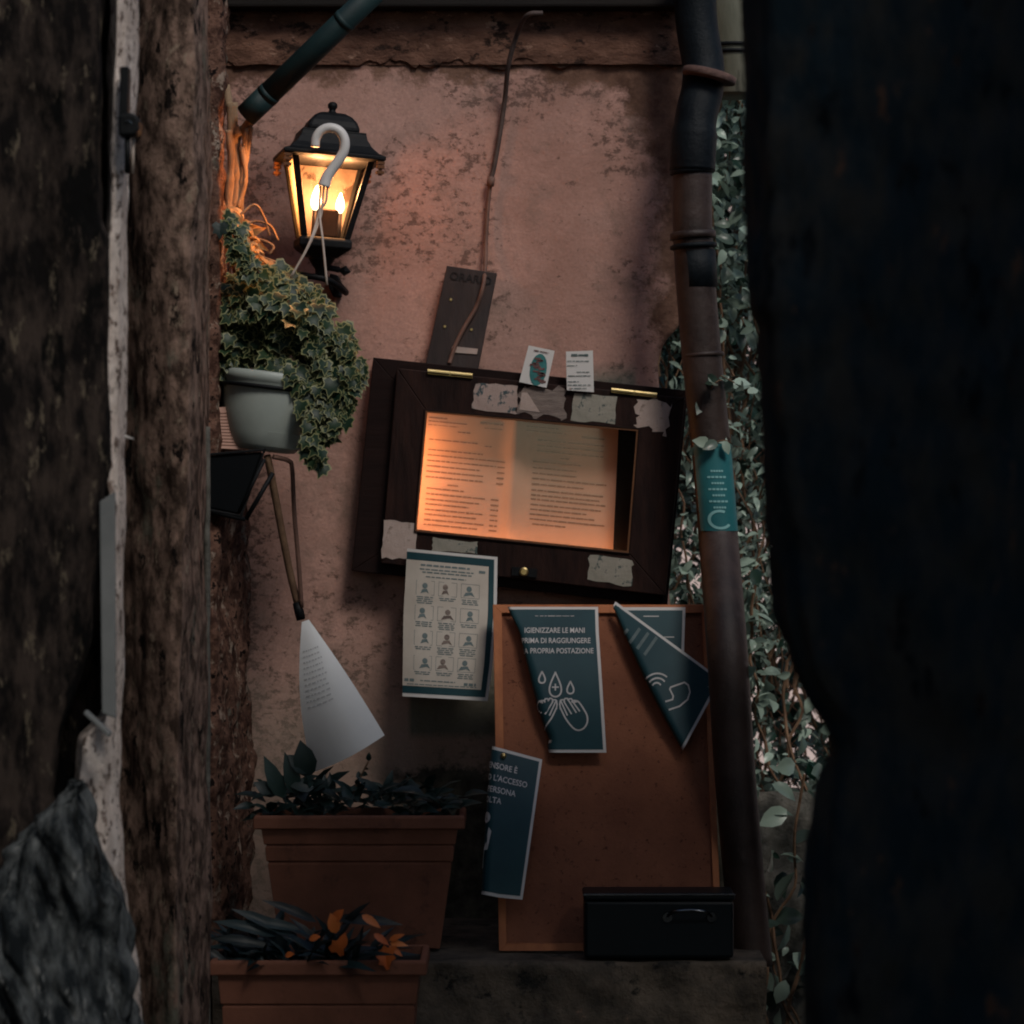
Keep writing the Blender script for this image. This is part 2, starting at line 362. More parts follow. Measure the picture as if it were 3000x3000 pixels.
# ------------------------------------------------------------ setting
g = MB(); g.add([(-60,-30,0), (60,-30,0), (60,120,0), (-60,120,0)], [(0,1,2,3)])
tag(obj('ground', g, 'paving'), kind='structure')

# plaster wall with its broken right edge
edge_tab = [(-400,1995), (900,2000), (960,1985), (1000,1945), (1060,1925), (1140,1930), (1500,1950), (1790,1955), (1830,2080), (2300,2140), (2800,2190), (4000,2190)]
wall_cols = [cst(-1.3, .0), col([(0,500),(3000,500)], 0), col(edge_tab, 0), col(edge_tab, .25)]
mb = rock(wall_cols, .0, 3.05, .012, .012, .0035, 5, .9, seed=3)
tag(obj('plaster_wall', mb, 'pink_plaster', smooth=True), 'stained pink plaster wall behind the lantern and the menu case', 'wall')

mb = rock([cst(X(560, -.05), -.008), cst(X(640, -.06), -.008), cst(X(2010, -.06), -.008), cst(X(2012, 0), .0)], Z(180, -.05), 2.80, .007, .008, .007, 13, 1.5, seed=5)
lo_z = Z(183, -.045); x0, x1 = X(560, -.05), X(2010, -.05)
nn = 150
for i in range(nn):
    a = lerp(x0, x1, i/nn); b = lerp(x0, x1, (i+1)/nn)
    za = lo_z+.02*noise.fractal(Vector((a*14, 0, 0)), .8, 2.1, 5); zb = lo_z+.02*noise.fractal(Vector((b*14, 0, 0)), .8, 2.1, 5)
    mb.add([(a, -.010, za+.004), (b, -.010, zb+.004), (b, .005, zb), (a, .005, za)], [(0,3,2,1)])
tag(obj('stone_lintel', mb, 'lintel_stone', smooth=True), 'rough brown stone course along the top of the plaster wall', 'lintel')
mb = MB(); mb.box(-1.3, X(2012, -.1), -.06, .3, Z(20, -.06), 3.0)
tag(obj('roof_beam', mb, 'timber', bevel=.006), 'dark timber eaves beam above the brown stone course', 'beam')

# foreground stone at the left: dark pier, pale whitewashed post, second brown pier, red broken jamb
pier_e = [(-600,300), (0,302), (640,300), (700,322), (800,330), (1350,325), (1440,300), (1600,285), (1850,270), (2000,225), (2140,180), (2330,150), (2420,215), (2600,300), (2750,335), (3100,360), (4000,380)]
ya = -1.72
mb = rock([cst(-1.35, ya-.02), col([(0,-260),(3000,-300)], ya), col([(0,-40),(3000,-60)], ya-.03), col([(p, e-110) for p, e in pier_e], ya-.015), col([(p, e-14) for p, e in pier_e], ya), col(pier_e, ya+.02), col([(p, e-6) for p, e in pier_e], ya+.15), col([(0,332),(2400,332),(3000,390)], ya+.17)],
          .0, 3.2, .008, .008, .013, 8, .28, seed=11, ridg=.5)
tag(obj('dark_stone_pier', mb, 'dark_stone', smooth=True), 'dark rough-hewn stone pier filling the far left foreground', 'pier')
post_r = [(-600,398), (0,400), (240,394), (420,388), (520,376), (700,372), (950,382), (1200,376), (1330,366), (1450,372), (1800,366), (2150,354), (2330,348), (2440,362), (2560,366), (2700,378), (2850,402), (3050,418), (4000,450)]
post_l = [(-600,337), (0,338), (600,328), (700,318), (900,310), (1400,308), (1500,330), (2090,312), (2160,240), (2330,228), (2420,250), (2600,275), (3000,310), (4000,340)]
yb = -1.62
mb = rock([col([(p, e-20) for p, e in post_l], yb+.15), col([(p, e-8) for p, e in post_l], yb-.03), col([(p, e+4) for p, e in post_l], yb-.07), col([(p, lerp(curve1(post_l, p), e, .55)) for p, e in post_r], yb-.055), col(post_r, yb), col([(p, e-4) for p, e in post_r], yb+.12)],
          .0, 3.2, .006, .005, .005, 12, .5, seed=21)
tag(obj('whitewashed_post', mb, 'whitewash', smooth=True), 'narrow pale whitewashed post edge beside the dark stone pier', 'post')
rkl = [(2300,222), (2360,150), (2450,60), (2550,-20), (2700,-120), (3050,-300), (5000,-900)]
rkr = [(2300,230), (2360,262), (2450,290), (2600,338), (2750,360), (3050,404), (5000,600)]
yr = -1.80
mb = rock([col(rkl, yr+.12), col(rkl, yr+.02), col([(p, lerp(curve1(rkl, p), e, .35)) for p, e in rkr], yr-.03), col([(p, lerp(curve1(rkl, p), e, .75)) for p, e in rkr], yr-.02), col(rkr, yr+.02), col(rkr, yr+.2)],
          .0, Z(2300, yr), .005, .005, .016, 18, .24, seed=71, ridg=1.1, shear=.5)
mat('grey_rock', (.020,.025,.028), (.17,.185,.185), 40, .95, 1.0, 60, stretch=(1,1,.3), spots=[((.014,.015,.015), 18, .55, .06), ((.13,.09,.06), 9, .6, .05), ((.30,.31,.30), 44, .6, .06)], spec=.1, lo=.4, hi=.66)
tag(obj('rock_outcrop', mb, 'grey_rock', smooth=True), 'grey streaked rock bulging at the foot of the dark stone pier, bottom left', 'rock')
cq_ = thing('conduit', 'thin grey vertical conduit between brown pier and broken reddish jamb', 'conduit', P(606, 3000, -.95))
mb = MB(); mb.tube([P(607, y_, -.95)+Vector((.002*noise.noise(Vector((y_*.01, 0, 0))), 0, 0)) for y_ in range(1250, 3300, 60)], .0055, 10); obj('pipe', mb, 'grey_stone', cq_, smooth=True)
p2_r = [(-600,590), (0,592), (420,588), (560,600), (700,578), (1400,575), (1900,560), (2600,540), (4000,540)]
yc = -1.2
mb = rock([cst(-1.35, yc+.30), col([(0,330),(3000,330)], yc+.16), col([(0,430),(3000,430)], yc+.05), col([(0,500),(3000,500)], yc+.0), col([(p, e-28) for p, e in p2_r], yc-.005), col(p2_r, yc+.05), col([(0,604),(3000,606)], yc+.18), col([(0,606),(3000,606)], yc+.42)],
          .0, 3.2, .008, .008, .009, 9, .5, seed=31, ridg=.3)
tag(obj('brown_stone_pier', mb, 'brown_stone', smooth=True), 'mottled brown stone pier between the pale post and the hanging pot', 'pier')
p3_a = [(-600,655), (300,650), (700,645), (1000,640), (2000,640), (3000,640), (4000,640)]
p3_b = [(-600,658), (300,656), (700,662), (1000,690), (1500,722), (2300,738), (2500,735), (4000,725)]
mb = rock([cst(-1.3, -.42), cst(X(560, -.42), -.42), col(p3_a, -.40), col(p3_b, -.06), col([(p, e+3) for p, e in p3_b], .02)],
          .0, 3.1, .007, .007, .012, 15, .8, seed=41, ridg=.4)
tag(obj('broken_stone_jamb', mb, 'red_stone', smooth=True), 'crumbling reddish stone jamb behind the hanging pot and planters', 'jamb')

# right foreground mass
r_e = [(-800,2195), (0,2200), (520,2205), (900,2198), (950,2222), (1200,2236), (1500,2262), (1800,2300), (1950,2338), (2050,2390), (2120,2440), (2200,2455), (2300,2412), (2450,2390), (2700,2368), (3050,2372), (4000,2372)]
yd = -2.9
mb = rock([col([(p, e-4) for p, e in r_e], yd+.42), col([(p, e-4) for p, e in r_e], yd+.2), col(r_e, yd+.04), col([(p, e+60) for p, e in r_e], yd-.02), col([(p, e+500) for p, e in r_e], yd-.06), cst(1.3, yd-.05)],
          .0, 3.2, .008, .008, .010, 13, .4, seed=51, ridg=.6)
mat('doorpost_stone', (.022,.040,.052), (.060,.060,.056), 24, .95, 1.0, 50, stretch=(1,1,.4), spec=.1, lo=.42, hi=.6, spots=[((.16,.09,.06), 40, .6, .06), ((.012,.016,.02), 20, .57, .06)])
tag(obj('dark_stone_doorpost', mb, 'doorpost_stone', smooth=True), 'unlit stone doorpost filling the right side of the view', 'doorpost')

# unseen passage and yard wall, put in to block the sun
mb = MB(); mb.box(-1.5, 1.6, -9, -5.5, 4.5, 4.7)
tag(obj('passage_shade_roof', mb, 'passage_plaster'), 'unseen passage ceiling over the viewpoint, put in to block the sun', 'ceiling')
mb = MB(); mb.box(1.05, 1.3, -9, -2.86, 0, 4.5)
tag(obj('passage_shade_wall', mb, 'passage_plaster'), 'unseen passage side wall right of the viewpoint, put in to block the sun', 'wall', 'passage side walls')
mb = MB(); mb.box(-1.45, -1.2, -9, .1, 0, 4.5)
tag(obj('passage_shade_wall', mb, 'passage_plaster'), 'unseen passage side wall left of the viewpoint, put in to keep the passage dark', 'wall', 'passage side walls')
mb = MB(); mb.box(1.55, 1.75, -2.45, .2, 0, 2.61)
tag(obj('yard_shade_wall', mb, 'grey_stone'), 'unseen yard wall behind the right doorpost, put in for shade', 'wall')
mb = MB(); mb.box(.05, 1.75, -2.22, -1.48, 2.62, 2.66)  # slab added out of view to shade the lower wall and ledge
tag(obj('shade_canopy', mb, 'timber'), 'unseen timber slab above the yard, added to shade the ledge', 'shade_canopy')
mb = MB(); mb.box(-6, 9, 6.0, 6.4, 0, 6)
tag(obj('house_facade', mb, 'pink_facade'), 'sunlit pale pink house front glimpsed through the climbing leaves', 'building')

# ledge, lower step
ZL = Z(2812, -.58)
def slabmesh(x0, x1, y0, y1, z1, th, amp, seed):
    mb = MB(); nx, = (int((x1-x0)/.012),); rows = []
    prof = [(y1, z1)]+[(lerp(y1, y0, t/16), z1) for t in range(1, 17)]+[(y0-.003, z1-.008)]+[(y0-.003, z1-.008-t*.012) for t in range(1, int(th/.012))]
    for (y, z) in prof:
        rows.append([Vector((lerp(x0, x1, i/nx), y, z)) for i in range(nx+1)])
    vs = []
    for r in rows:
        for p in r:
            d = noise.fractal(p*11+Vector((seed, 0, 0)), .9, 2.1, 5)*amp
            vs.append(p+Vector((0, -d*.9 if p.z < z1-.004 else 0, d*.25-abs(d)*.1)))
    c = nx+1; mb.add(vs, [(i*c+j, i*c+j+1, (i+1)*c+j+1, (i+1)*c+j) for i in range(len(rows)-1) for j in range(nx)]); return mb
mb = slabmesh(X(600, -.58), X(2245, -.58), -.58, .0, ZL-.004, .5, .014, 3)
tag(obj('stone_ledge', mb, 'ledge_stone', smooth=True), 'rough stone ledge carrying the wooden board and black box', 'ledge')
mb = MB(); mb.box(X(560,-.9), X(2300,-.7), -1.12, -.60, 0, .42)
tag(obj('stone_step', mb, 'ledge_stone', bevel=.01), 'low stone step in front of the ledge under the front planter', 'step')
# grey garden wall low at the right, behind the drainpipe
mb = rock([cst(X(2215, .28), .60), col([(0,2222),(2300,2224),(3000,2240)], .28), col([(0,2430),(3000,2430)], .28), cst(X(3000, .28), .30)], 0, Z(2320, .28), .008, .008, .012, 10, .8, seed=61)
tag(obj('garden_wall', mb, 'grey_stone', smooth=True), 'low grey rendered garden wall under the climbing leaves', 'wall')

# ------------------------------------------------------------ wire fence and climbing plants beyond the gap
mb = MB(); yf = .95
zz0, zz1, xx0, xx1 = .7, 1.85, .15, 1.25
st = .045
i = 0
for kx in range(int((xx0-(zz1-zz0))/st)-1, int(xx1/st)+1):
    a = kx*st
    for sg in (1, -1):
        pts = []
        for q in (0, 1):
            z = zz0 if q == 0 else zz1
            x = a+(z-zz0) if sg == 1 else a+(zz1-z)
            pts.append((x, z))
        (xa, za), (xb, zb) = pts
        def clipx(x):
            t = (x-xa)/(xb-xa); return (x, za+(zb-za)*t)
        lo, hi = min(xa, xb), max(xa, xb)
        if hi < xx0 or lo > xx1: continue
        L = clipx(max(lo, xx0)); R = clipx(min(hi, xx1))
        mb.tube([(L[0], yf+.002*sg, L[1]), (R[0], yf+.002*sg, R[1])], .0013, 4)
fen = thing('wire_fence', 'rusty diamond wire mesh behind the climbing leaves', 'fence', (.7, yf, 0))
obj('mesh_panel', mb, 'wire', fen)
mb = MB(); mb.tube([(1.27, yf, 0), (1.27, yf, 1.9)], .02); mb2 = MB(); mb2.tube([(.16, yf, 0), (.16, yf, 1.9)], .02)
obj('fence_post', mb, 'wire', fen); obj('fence_post', mb2, 'wire', fen)

IVY = [(0,0), (.26,-.14), (.5,.1), (.36,.36), (.44,.62), (.2,.62), (0,1.0), (-.2,.62), (-.44,.62), (-.36,.36), (-.5,.1), (-.26,-.14)]
OVAL = [(0,0), (.2,.15), (.3,.4), (.24,.68), (0,1.0), (-.24,.68), (-.3,.4), (-.2,.15)]
BLADE = [(0,0), (.07,.15), (.09,.4), (.07,.7), (0,1.0), (-.07,.7), (-.09,.4), (-.07,.15)]
LANCE = [(0,0), (.14,.15), (.19,.4), (.13,.7), (0,1.0), (-.13,.7), (-.19,.4), (-.14,.15)]
class Leaves(MB):
    def __init__(s): super().__init__(); s.a = {'rim': [], 'rnd': []}
    def leaf(s, p, tip, nrm, size, shape, curl=.5, fold=.25, rnd=None):
        tip = Vector(tip).normalized(); nrm = Vector(nrm); nrm = (nrm-tip*nrm.dot(tip))
        if nrm.length < 1e-4: nrm = tip.orthogonal()
        nrm.normalize(); sd = tip.cross(nrm); p = Vector(p); r = random.random() if rnd is None else rnd
        def pt(x, y): return p+(sd*x+tip*y+nrm*(abs(x)*fold-curl*(y-.35)**2*.6-.15*curl*x*x))*size
        n = len(shape); c = (0, .4)
        vs = [pt(*c)]+[pt(c[0]+(x-c[0])*.62, c[1]+(y-c[1])*.62) for x, y in shape]+[pt(x, y) for x, y in shape]
        s.add(vs, [(0, 1+i, 1+(i+1) % n) for i in range(n)]+[(1+i, 1+n+i, 1+n+(i+1) % n, 1+(i+1) % n) for i in range(n)])
        s.a['rim'] += [0.0]+[.15]*n+[1.0]*n; s.a['rnd'] += [r]*(1+2*n)
def rv(s=1): return Vector((random.gauss(0, s), random.gauss(0, s), random.gauss(0, s)))

def climber(xa, xb, ya_, yb_, za, zb, nst, per, size, shape, label, dens='climber_leaf'):
    root = thing('climbing_plant', label, 'climbing plant', ((xa+xb)/2, (ya_+yb_)/2, 0), 'climbing plants beyond the gap')
    sm, lv = MB(), Leaves()
    for i in range(nst):
        x = random.uniform(xa, xb); y = random.uniform(ya_, yb_); z = za-.1; pts = []
        dx = random.uniform(-.25, .25)
        while z < zb+.05:
            pts.append(Vector((x, y, z))); x += random.gauss(dx*.06, .016); y += random.gauss(0, .012); z += .06
        sm.tube(smoothcurve(pts, 3), random.uniform(.0015, .0045), 5)
        for j in range(per):
            b = random.choice(pts)+rv(.035)
            if b.z < za: continue
            lv.leaf(b, Vector((random.gauss(0, .8), random.gauss(-.3, .5), -.5+random.gauss(0, .55))), Vector((.5, -.6, .7))+rv(.55), size*random.uniform(.35, 1.5), shape, random.uniform(.2, .8), .3)
    obj('stem', sm, 'twig', root); obj('foliage', lv, dens, root, smooth=True)
climber(.24, .62, .45, .75, 2.0, 2.75, 30, 120, .034, OVAL, 'dense small-leaved climber at the top of the gap beside the pipe')
climber(.26, .70, .40, .80, 1.3, 2.1, 32, 120, .030, LANCE, 'narrow-leaved climber crowding the middle of the gap behind the pipe')
climber(.26, .85, .45, .85, .95, 1.45, 30, 60, .034, OVAL, 'thin climber over the wire mesh low in the gap with pink light behind')
climber(.48, .72, .10, .24, .55, 1.05, 8, 22, .05, OVAL, 'bluish leaves hanging over the low grey garden wall')
climber(.20, .40, 1.2, 1.5, .9, 2.3, 12, 50, .05, OVAL, 'shadowed climber seen between the menu case and the pipe')
climber(.18, 1.2, 1.1, 1.9, 1.6, 3.2, 70, 150, .06, OVAL, 'deep creeper mass with shade in its leaf colour behind the upper climbers in the gap', 'shaded_leaf')
climber(.2, 1.1, 1.1, 1.6, .7, 1.7, 44, 62, .05, OVAL, 'sparser creeper behind the wire mesh with light showing through', 'shaded_leaf')
# sprigs that wind round the drainpipe
root = thing('ivy_sprig', 'loose green sprigs winding round the drainpipe above the teal label', 'sprig', P(2100, 1200, -.2))
lv, sm = Leaves(), MB()
for (a, b, c) in (((2150,1130), (2105,1115), (2065,1165)), ((2160,1310), (2120,1290), (2065,1310)), ((2190,1150), (2150,1120), (2110,1100))):
    pts = smoothcurve([P(*a, -.16), P(*b, -.25), P(*c, -.22)], 6); sm.tube(pts, .0012, 5)
    for q in pts[::2]:
        lv.leaf(q, rv(1)+Vector((0,-.2,-.4)), Vector((.3,-1,.5))+rv(.3), random.uniform(.025, .045), OVAL)
for q in ((2135,1975), (2120,2010), (2165,1985), (2180,2040), (2150,2060)):
    lv.leaf(P(*q, -.40), rv(1)+Vector((-.4,-.2,-.2)), Vector((.4,-1,.4))+rv(.3), .04, OVAL)
obj('stem', sm, 'twig', root); obj('foliage', lv, 'climber_leaf', root, smooth=True)

# ------------------------------------------------------------ pipes
dp = thing('drainpipe', 'slanting brown drainpipe with dark elbow at the right wall edge', 'drainpipe', P(2195, 2800, -.2))
ptsu = smoothcurve([P(2035,-120,-.14), P(2040,60,-.14), P(2060,190,-.15), P(2058,260,-.17), P(2040,340,-.19), P(2030,440,-.20), P(2028,500,-.20)], 6)
mb = MB(); mb.tube(ptsu, [.042]*(len(ptsu)-10)+[.046]*10, 28); obj('elbow', mb, 'pipe_dark', dp, smooth=True)
ptsl = smoothcurve([P(2028,495,-.20), P(2030,700,-.20), P(2052,1000,-.20), P(2082,1300,-.20), P(2094,1430,-.20), P(2104,1570,-.205), P(2130,1900,-.375), P(2152,2250,-.40), P(2182,2600,-.40), P(2204,2830,-.40)], 8)
mb = MB(); mb.tube(ptsl, .0395, 28); obj('pipe', mb, 'pipe_brown', dp, smooth=True)
def ringat(px, py, y, r, h, tilt=0):
    mb = MB(); M = Matrix.Rotation(math.radians(tilt), 3, 'Y')
    mb.lathe(P(px, py, y), [(r-.004, -h/2), (r, -h/2+.002), (r, h/2-.002), (r-.004, h/2)], 32, M); return mb
for (px, py, r, h, m) in ((2028,502,.045,.012,'pipe_dark'), (2030,690,.046,.016,'pipe_brown'), (2032,722,.047,.010,'pipe_dark'), (2060,1040,.042,.010,'pipe_brown')):
    obj('collar', ringat(px, py, -.2, r, h, -4), m, dp, smooth=True)
obj('tape_wrap', ringat(2040, 790, -.2, .0408, .075, -4), 'pipe_dark', dp, smooth=True)
obj('clay_collar', ringat(2078, 222, -.19, .054, .016, 14), 'clay_rim', dp, smooth=True)
# paper label on pipe
mb = MB(); ax0, ax1 = P(2082,1302,-.2), P(2103,1555,-.2035); n1, n2 = 14, 12; vs = []
for i in range(n1+1):
    c = ax0.lerp(ax1, i/n1)
    for j in range(n2+1):
        a = math.radians(lerp(-58, 68, j/n2)); vs.append(c+Vector((math.sin(a)*.0420, -math.cos(a)*.0420, 0)))
mb.add(vs, [(i*(n2+1)+j, i*(n2+1)+j+1, (i+1)*(n2+1)+j+1, (i+1)*(n2+1)+j) for i in range(n1) for j in range(n2)])
lab = obj('pipe_label', mb, 'sticker_teal', dp, smooth=True)
mb = MB()
def onpipe(u, v, r=.0430):
    c = ax0.lerp(ax1, v); a = math.radians(lerp(-58, 68, u)); return c+Vector((math.sin(a)*r, -math.cos(a)*r, 0))
for k, v in enumerate((.30, .37, .44, .51, .58, .65, .72)):
    a, b = (.30, .72) if k % 2 else (.38, .66)
    for q in range(5):
        u0, u1 = lerp(a, b, q/5), lerp(a, b, (q+.8)/5); mb.add([onpipe(u0, v), onpipe(u1, v), onpipe(u1, v+.022), onpipe(u0, v+.022)], [(0,1,2,3)])
for q in range(20):
    t0, t1 = q/20*4.6+.6, (q+1)/20*4.6+.6
    def cc(t, r): return onpipe(.5+r*math.cos(t), .87+r*.42*math.sin(t))
    mb.add([cc(t0, .2), cc(t1, .2), cc(t1, .27), cc(t0, .27)], [(0,1,2,3)])
WLOC[lab.name] = WLOC[dp.name]; obj('print', mb, 'sticker_pale', lab)

op = thing('vent_pipe', 'wide olive pipe end above the gap at the top right', 'pipe', P(2150, 280, -.02))
mb = MB(); mb.lathe(P(2150, 282, .02), [(.060, 0), (.062, .002), (.062, .095), (.064, .10), (.064, .55)], 36); obj('pipe', mb, 'pipe_olive', op, smooth=True)
for z in (.086, .1): 
    mb = MB(); mb.lathe(P(2150, 282, .02)+Vector((0,0,z)), [(.062, -.004), (.0665, -.003), (.0665, .003), (.062, .004)], 36); obj('collar', mb, 'black_iron', op, smooth=True)

mb = MB(); a, b = P(1135,-60,-.28), P(722,338,-.16)
ap = thing('awning_strut', 'dark teal metal tube running diagonally above the lantern', 'strut', b)
mb.tube([a, b], .0235, 24); obj('tube', mb, 'teal_metal', ap, smooth=True)
for t in (.30, .84):
    mb = MB(); c = a.lerp(b, t); d = (b-a).normalized(); mb.tube([c-d*.006, c+d*.006], .0246, 24); obj('collar', mb, 'teal_metal', ap, smooth=True)
mb = MB(); mb.tube([a.lerp(b, .86), b], .0242, 24); obj('end_sleeve', mb, 'teal_metal', ap, smooth=True)

# cable
cb = thing('cable', 'thin cable hanging down the plaster to the menu case', 'cable', P(1330, 1040, -.09))
pts = smoothcurve([P(1590,38,-.13), P(1545,45,-.13), P(1515,100,-.08), P(1490,190,-.06), P(1478,300,-.02), P(1460,420,-.015), P(1445,500,-.015), P(1436,530,-.015)], 8)
mb = MB(); mb.tube(pts, .005, 8); obj('sheath', mb, 'cable_dark', cb, smooth=True)
pts = smoothcurve([P(1438,525,-.02), P(1430,600,-.015), P(1424,700,-.015), P(1422,780,-.03), P(1415,840,-.06), P(1395,900,-.055), P(1360,960,-.055), P(1335,1010,-.055), P(1322,1048,-.055), P(1316,1065,-.06)], 8)
mb = MB(); mb.tube(pts, .0042, 8); obj('wire', mb, 'cable_brown', cb, smooth=True)
mb = MB(); mb.tube([P(1440,518,-.02), P(1436,545,-.02)], .008, 10); obj('joint', mb, 'cable_brown', cb, smooth=True)

# ------------------------------------------------------------ menu case
Q = lambda pts, y: [P(px, py, y) for px, py in pts]
O_ = [(1093,1047), (2016,1144), (1955,1775), (1030,1672)]
IN_= [(1222,1190), (1885,1255), (1855,1640), (1190,1570)]
D_ = [(1163,1078), (2008,1166), (1950,1745), (1116,1650)]
W_ = [(1251,1206), (1866,1262), (1838,1616), (1220,1552)]
L_ = [(1243,1198), (1874,1254), (1846,1624), (1212,1560)]
L2 = [(1253,1208), (1864,1264), (1836,1614), (1222,1550)]
mc = thing('menu_case', 'tilted dark wooden menu case with lit pages hanging on the plaster', 'display case', P(1500, 1720, 0))
def frame(outer, inner, y0, y1, name, m, root, bev=.0015):
    # rails are mitred bars between two quads, y0 front, y1 back
    mb = MB(); yo = y0
    for i in range(4):
        j = (i+1) % 4
        q = [P(*outer[i], yo), P(*outer[j], yo), P(*inner[j], yo), P(*inner[i], yo)]
        mb.hexa(q, [p+Vector((0, y1-y0, 0)) for p in q])
    return obj(name, mb, m, root, bevel=bev)
frame(O_, IN_, -.070, -.002, 'box_frame', 'mahogany', mc)
door = frame(D_, W_, -.096, -.0715, 'door', 'mahogany_worn', mc, .002)
mb = MB(); mb.prism(Q(IN_, -.010), .007); obj('back_panel', mb, 'mahogany', mc)
lip = [(1247,1202), (1870,1258), (1842,1620), (1216,1556)]
WLOC[door.name] = WLOC[mc.name]
frame(L_, lip, -.100, -.0965, 'moulding', 'mahogany', door, .0008)
frame(lip, [(1252,1208),(1865,1263),(1837,1614),(1221,1551)], -.0985, -.0965, 'moulding', 'gold_lip', door, 0)
mb = MB(); mb.prism(Q([(1247,1202),(1870,1258),(1842,1620),(1216,1556)], -.078), .002); obj('glass_pane', mb, 'clear_glass', door)
# hinges
for (ax, ay, bx, by) in ((1253,1087,1384,1100), (1791,1142,1924,1157)):
    mb = MB(); a, b = P(ax, ay, -.1), P(bx, by, -.1); mb.tube([a, a.lerp(b, .49)], .0048, 12); mb.tube([a.lerp(b, .51), b], .0048, 12)
    mb.hexa(Q([(ax, ay-6), (bx, by-6), (bx, by+8), (ax, ay+8)], -.098), Q([(ax, ay-6), (bx, by-6), (bx, by+8), (ax, ay+8)], -.0965))
    obj('hinge', mb, 'brass', mc, smooth=False)
mb = MB(); mb.prism(Q([(1500,1660), (1575,1667), (1572,1692), (1498,1685)], -.1005), .004); lk = obj('lock_plate', mb, 'black_iron', mc)
mb = MB(); mb.lathe(P(1535,1675,-.1008), [(.009, 0), (.009, .004), (.006, .006)], 20, Matrix.Rotation(math.radians(90), 3, 'X')); WLOC[lk.name] = WLOC[mc.name]; obj('keyhole', mb, 'brass', lk, smooth=False)
# lamp tube behind the left stile of the door
mb = MB(); mb.tube([P(1216,1240,-.060), P(1194,1530,-.060)], .0065, 12); obj('lamp_tube', mb, 'tube_glow', mc, smooth=True)
mb = MB(); mb.tube([P(1240,1566,-.056), P(1840,1630,-.056)], .003, 10); obj('lamp_tube', mb, 'fill_tube_glow', mc, smooth=True)  # weaker second tube, added to warm the right page

# ---- sheets: a surface function in photo pixels, marks laid on it
class Sheet:
    def __init__(s, f): s.f = f
    def pt(s, a, b, off=0):
        p = s.f(a, b)
        if off:
            u = s.f(a+2, b)-s.f(a-2, b); v = s.f(a, b+2)-s.f(a, b-2); n = u.cross(v)
            if n.length > 1e-9:
                n.normalize()
                if s.sgn*n.y > 0: n = -n
                p = p+n*off
        return p
    sgn = 1
    def surface(s, a0f, a1f, b0, b1, na=24, nb=24):
        mb = MB(); vs = []
        for i in range(nb+1):
            b = lerp(b0, b1, i/nb)
            for j in range(na+1): vs.append(s.f(lerp(a0f(b), a1f(b), j/na), b))
        mb.add(vs, [(i*(na+1)+j, i*(na+1)+j+1, (i+1)*(na+1)+j+1, (i+1)*(na+1)+j) for i in range(nb) for j in range(na)]); return mb
    def patch(s, mb, quad, off, na=8, nb=8):
        vs = []
        for i in range(nb+1):
            for j in range(na+1):
                u, v = j/na, i/nb
                a = lerp(lerp(quad[0][0], quad[1][0], u), lerp(quad[3][0], quad[2][0], u), v)
                b = lerp(lerp(quad[0][1], quad[1][1], u), lerp(quad[3][1], quad[2][1], u), v)
                vs.append(s.pt(a, b, off))
        mb.add(vs, [(i*(na+1)+j, i*(na+1)+j+1, (i+1)*(na+1)+j+1, (i+1)*(na+1)+j) for i in range(nb) for j in range(na)])
    def stroke(s, mb, pts, wd, off=.0012, closed=False):
        pts = [Vector((p[0], p[1])) for p in pts]
        if closed: pts = pts+[pts[0], pts[1]]
        for p, q in zip(pts, pts[1:]):
            d = (q-p)
            if d.length < 1e-6: continue
            d.normalize(); n = Vector((-d.y, d.x))*wd/2; e = d*wd*.25
            c = [p-e+n, q+e+n, q+e-n, p-e-n]; mb.add([s.pt(k.x, k.y, off) for k in c], [(0,1,2,3)])
    def words(s, mb, x0, x1, y, slope=0, h=3.5, off=.0011, dx=(1,0)):
        """an unreadable line of print: broken dashes"""
        x = x0
        while x < x1:
            wl = random.uniform(6, 22); e = min(x+wl, x1)
            s.stroke(mb, [(x, y+(x-x0)*slope), (e, y+(e-x0)*slope)], h*random.uniform(.7, 1), off); x = e+random.uniform(2.5, 5)
    def text(s, mb, string, x, y, size, off=.0012, ang=0, bold=.0, align='LEFT', sx=1):
        cu = bpy.data.curves.new('t', 'FONT'); cu.body = string; cu.size = 1; cu.offset = bold; cu.align_x = align; cu.resolution_u = 3
        to = bpy.data.objects.new('t', cu); C.objects.link(to); bpy.context.view_layer.update()
        me = bpy.data.meshes.new_from_object(to.evaluated_get(bpy.context.evaluated_depsgraph_get()))
        ca, sa = math.cos(ang), math.sin(ang)
        vs = [s.pt(x+(v.co.x*ca*sx+v.co.y*sa)*size, y+(v.co.x*sa*sx-v.co.y*ca)*size, off) for v in me.vertices]
        mb.add(vs, [tuple(p.vertices) for p in me.polygons])
        bpy.data.objects.remove(to); bpy.data.curves.remove(cu); bpy.data.meshes.remove(me)

# menu pages inside the case
def menu_f(px, py):
    # photo pixel -> inside the case, gentle fold at the middle
    xm = 1515-(py-1240)*.062; d = abs(px-xm)
    return P(px, py, -.016-.012*math.exp(-(d/26)**2)-.004*math.sin((px-1220)/90))
ms = Sheet(menu_f)
def qmap(q, u, v):
    return (lerp(lerp(q[0][0], q[1][0], u), lerp(q[3][0], q[2][0], u), v), lerp(lerp(q[0][1], q[1][1], u), lerp(q[3][1], q[2][1], u), v))
MP = [(1230,1200), (1812,1256), (1796,1612), (1198,1552)]
mp_ = thing('menu_page', 'open double page of printed menu glowing inside the wooden case', 'menu', P(1500, 1580, -.02))
mb = MB(); vs = []; na, nb = 60, 20
for i in range(nb+1):
    for j in range(na+1): vs.append(menu_f(*qmap(MP, j/na, i/nb)))
mb.add(vs, [(i*(na+1)+j, i*(na+1)+j+1, (i+1)*(na+1)+j+1, (i+1)*(na+1)+j) for i in range(nb) for j in range(na)])
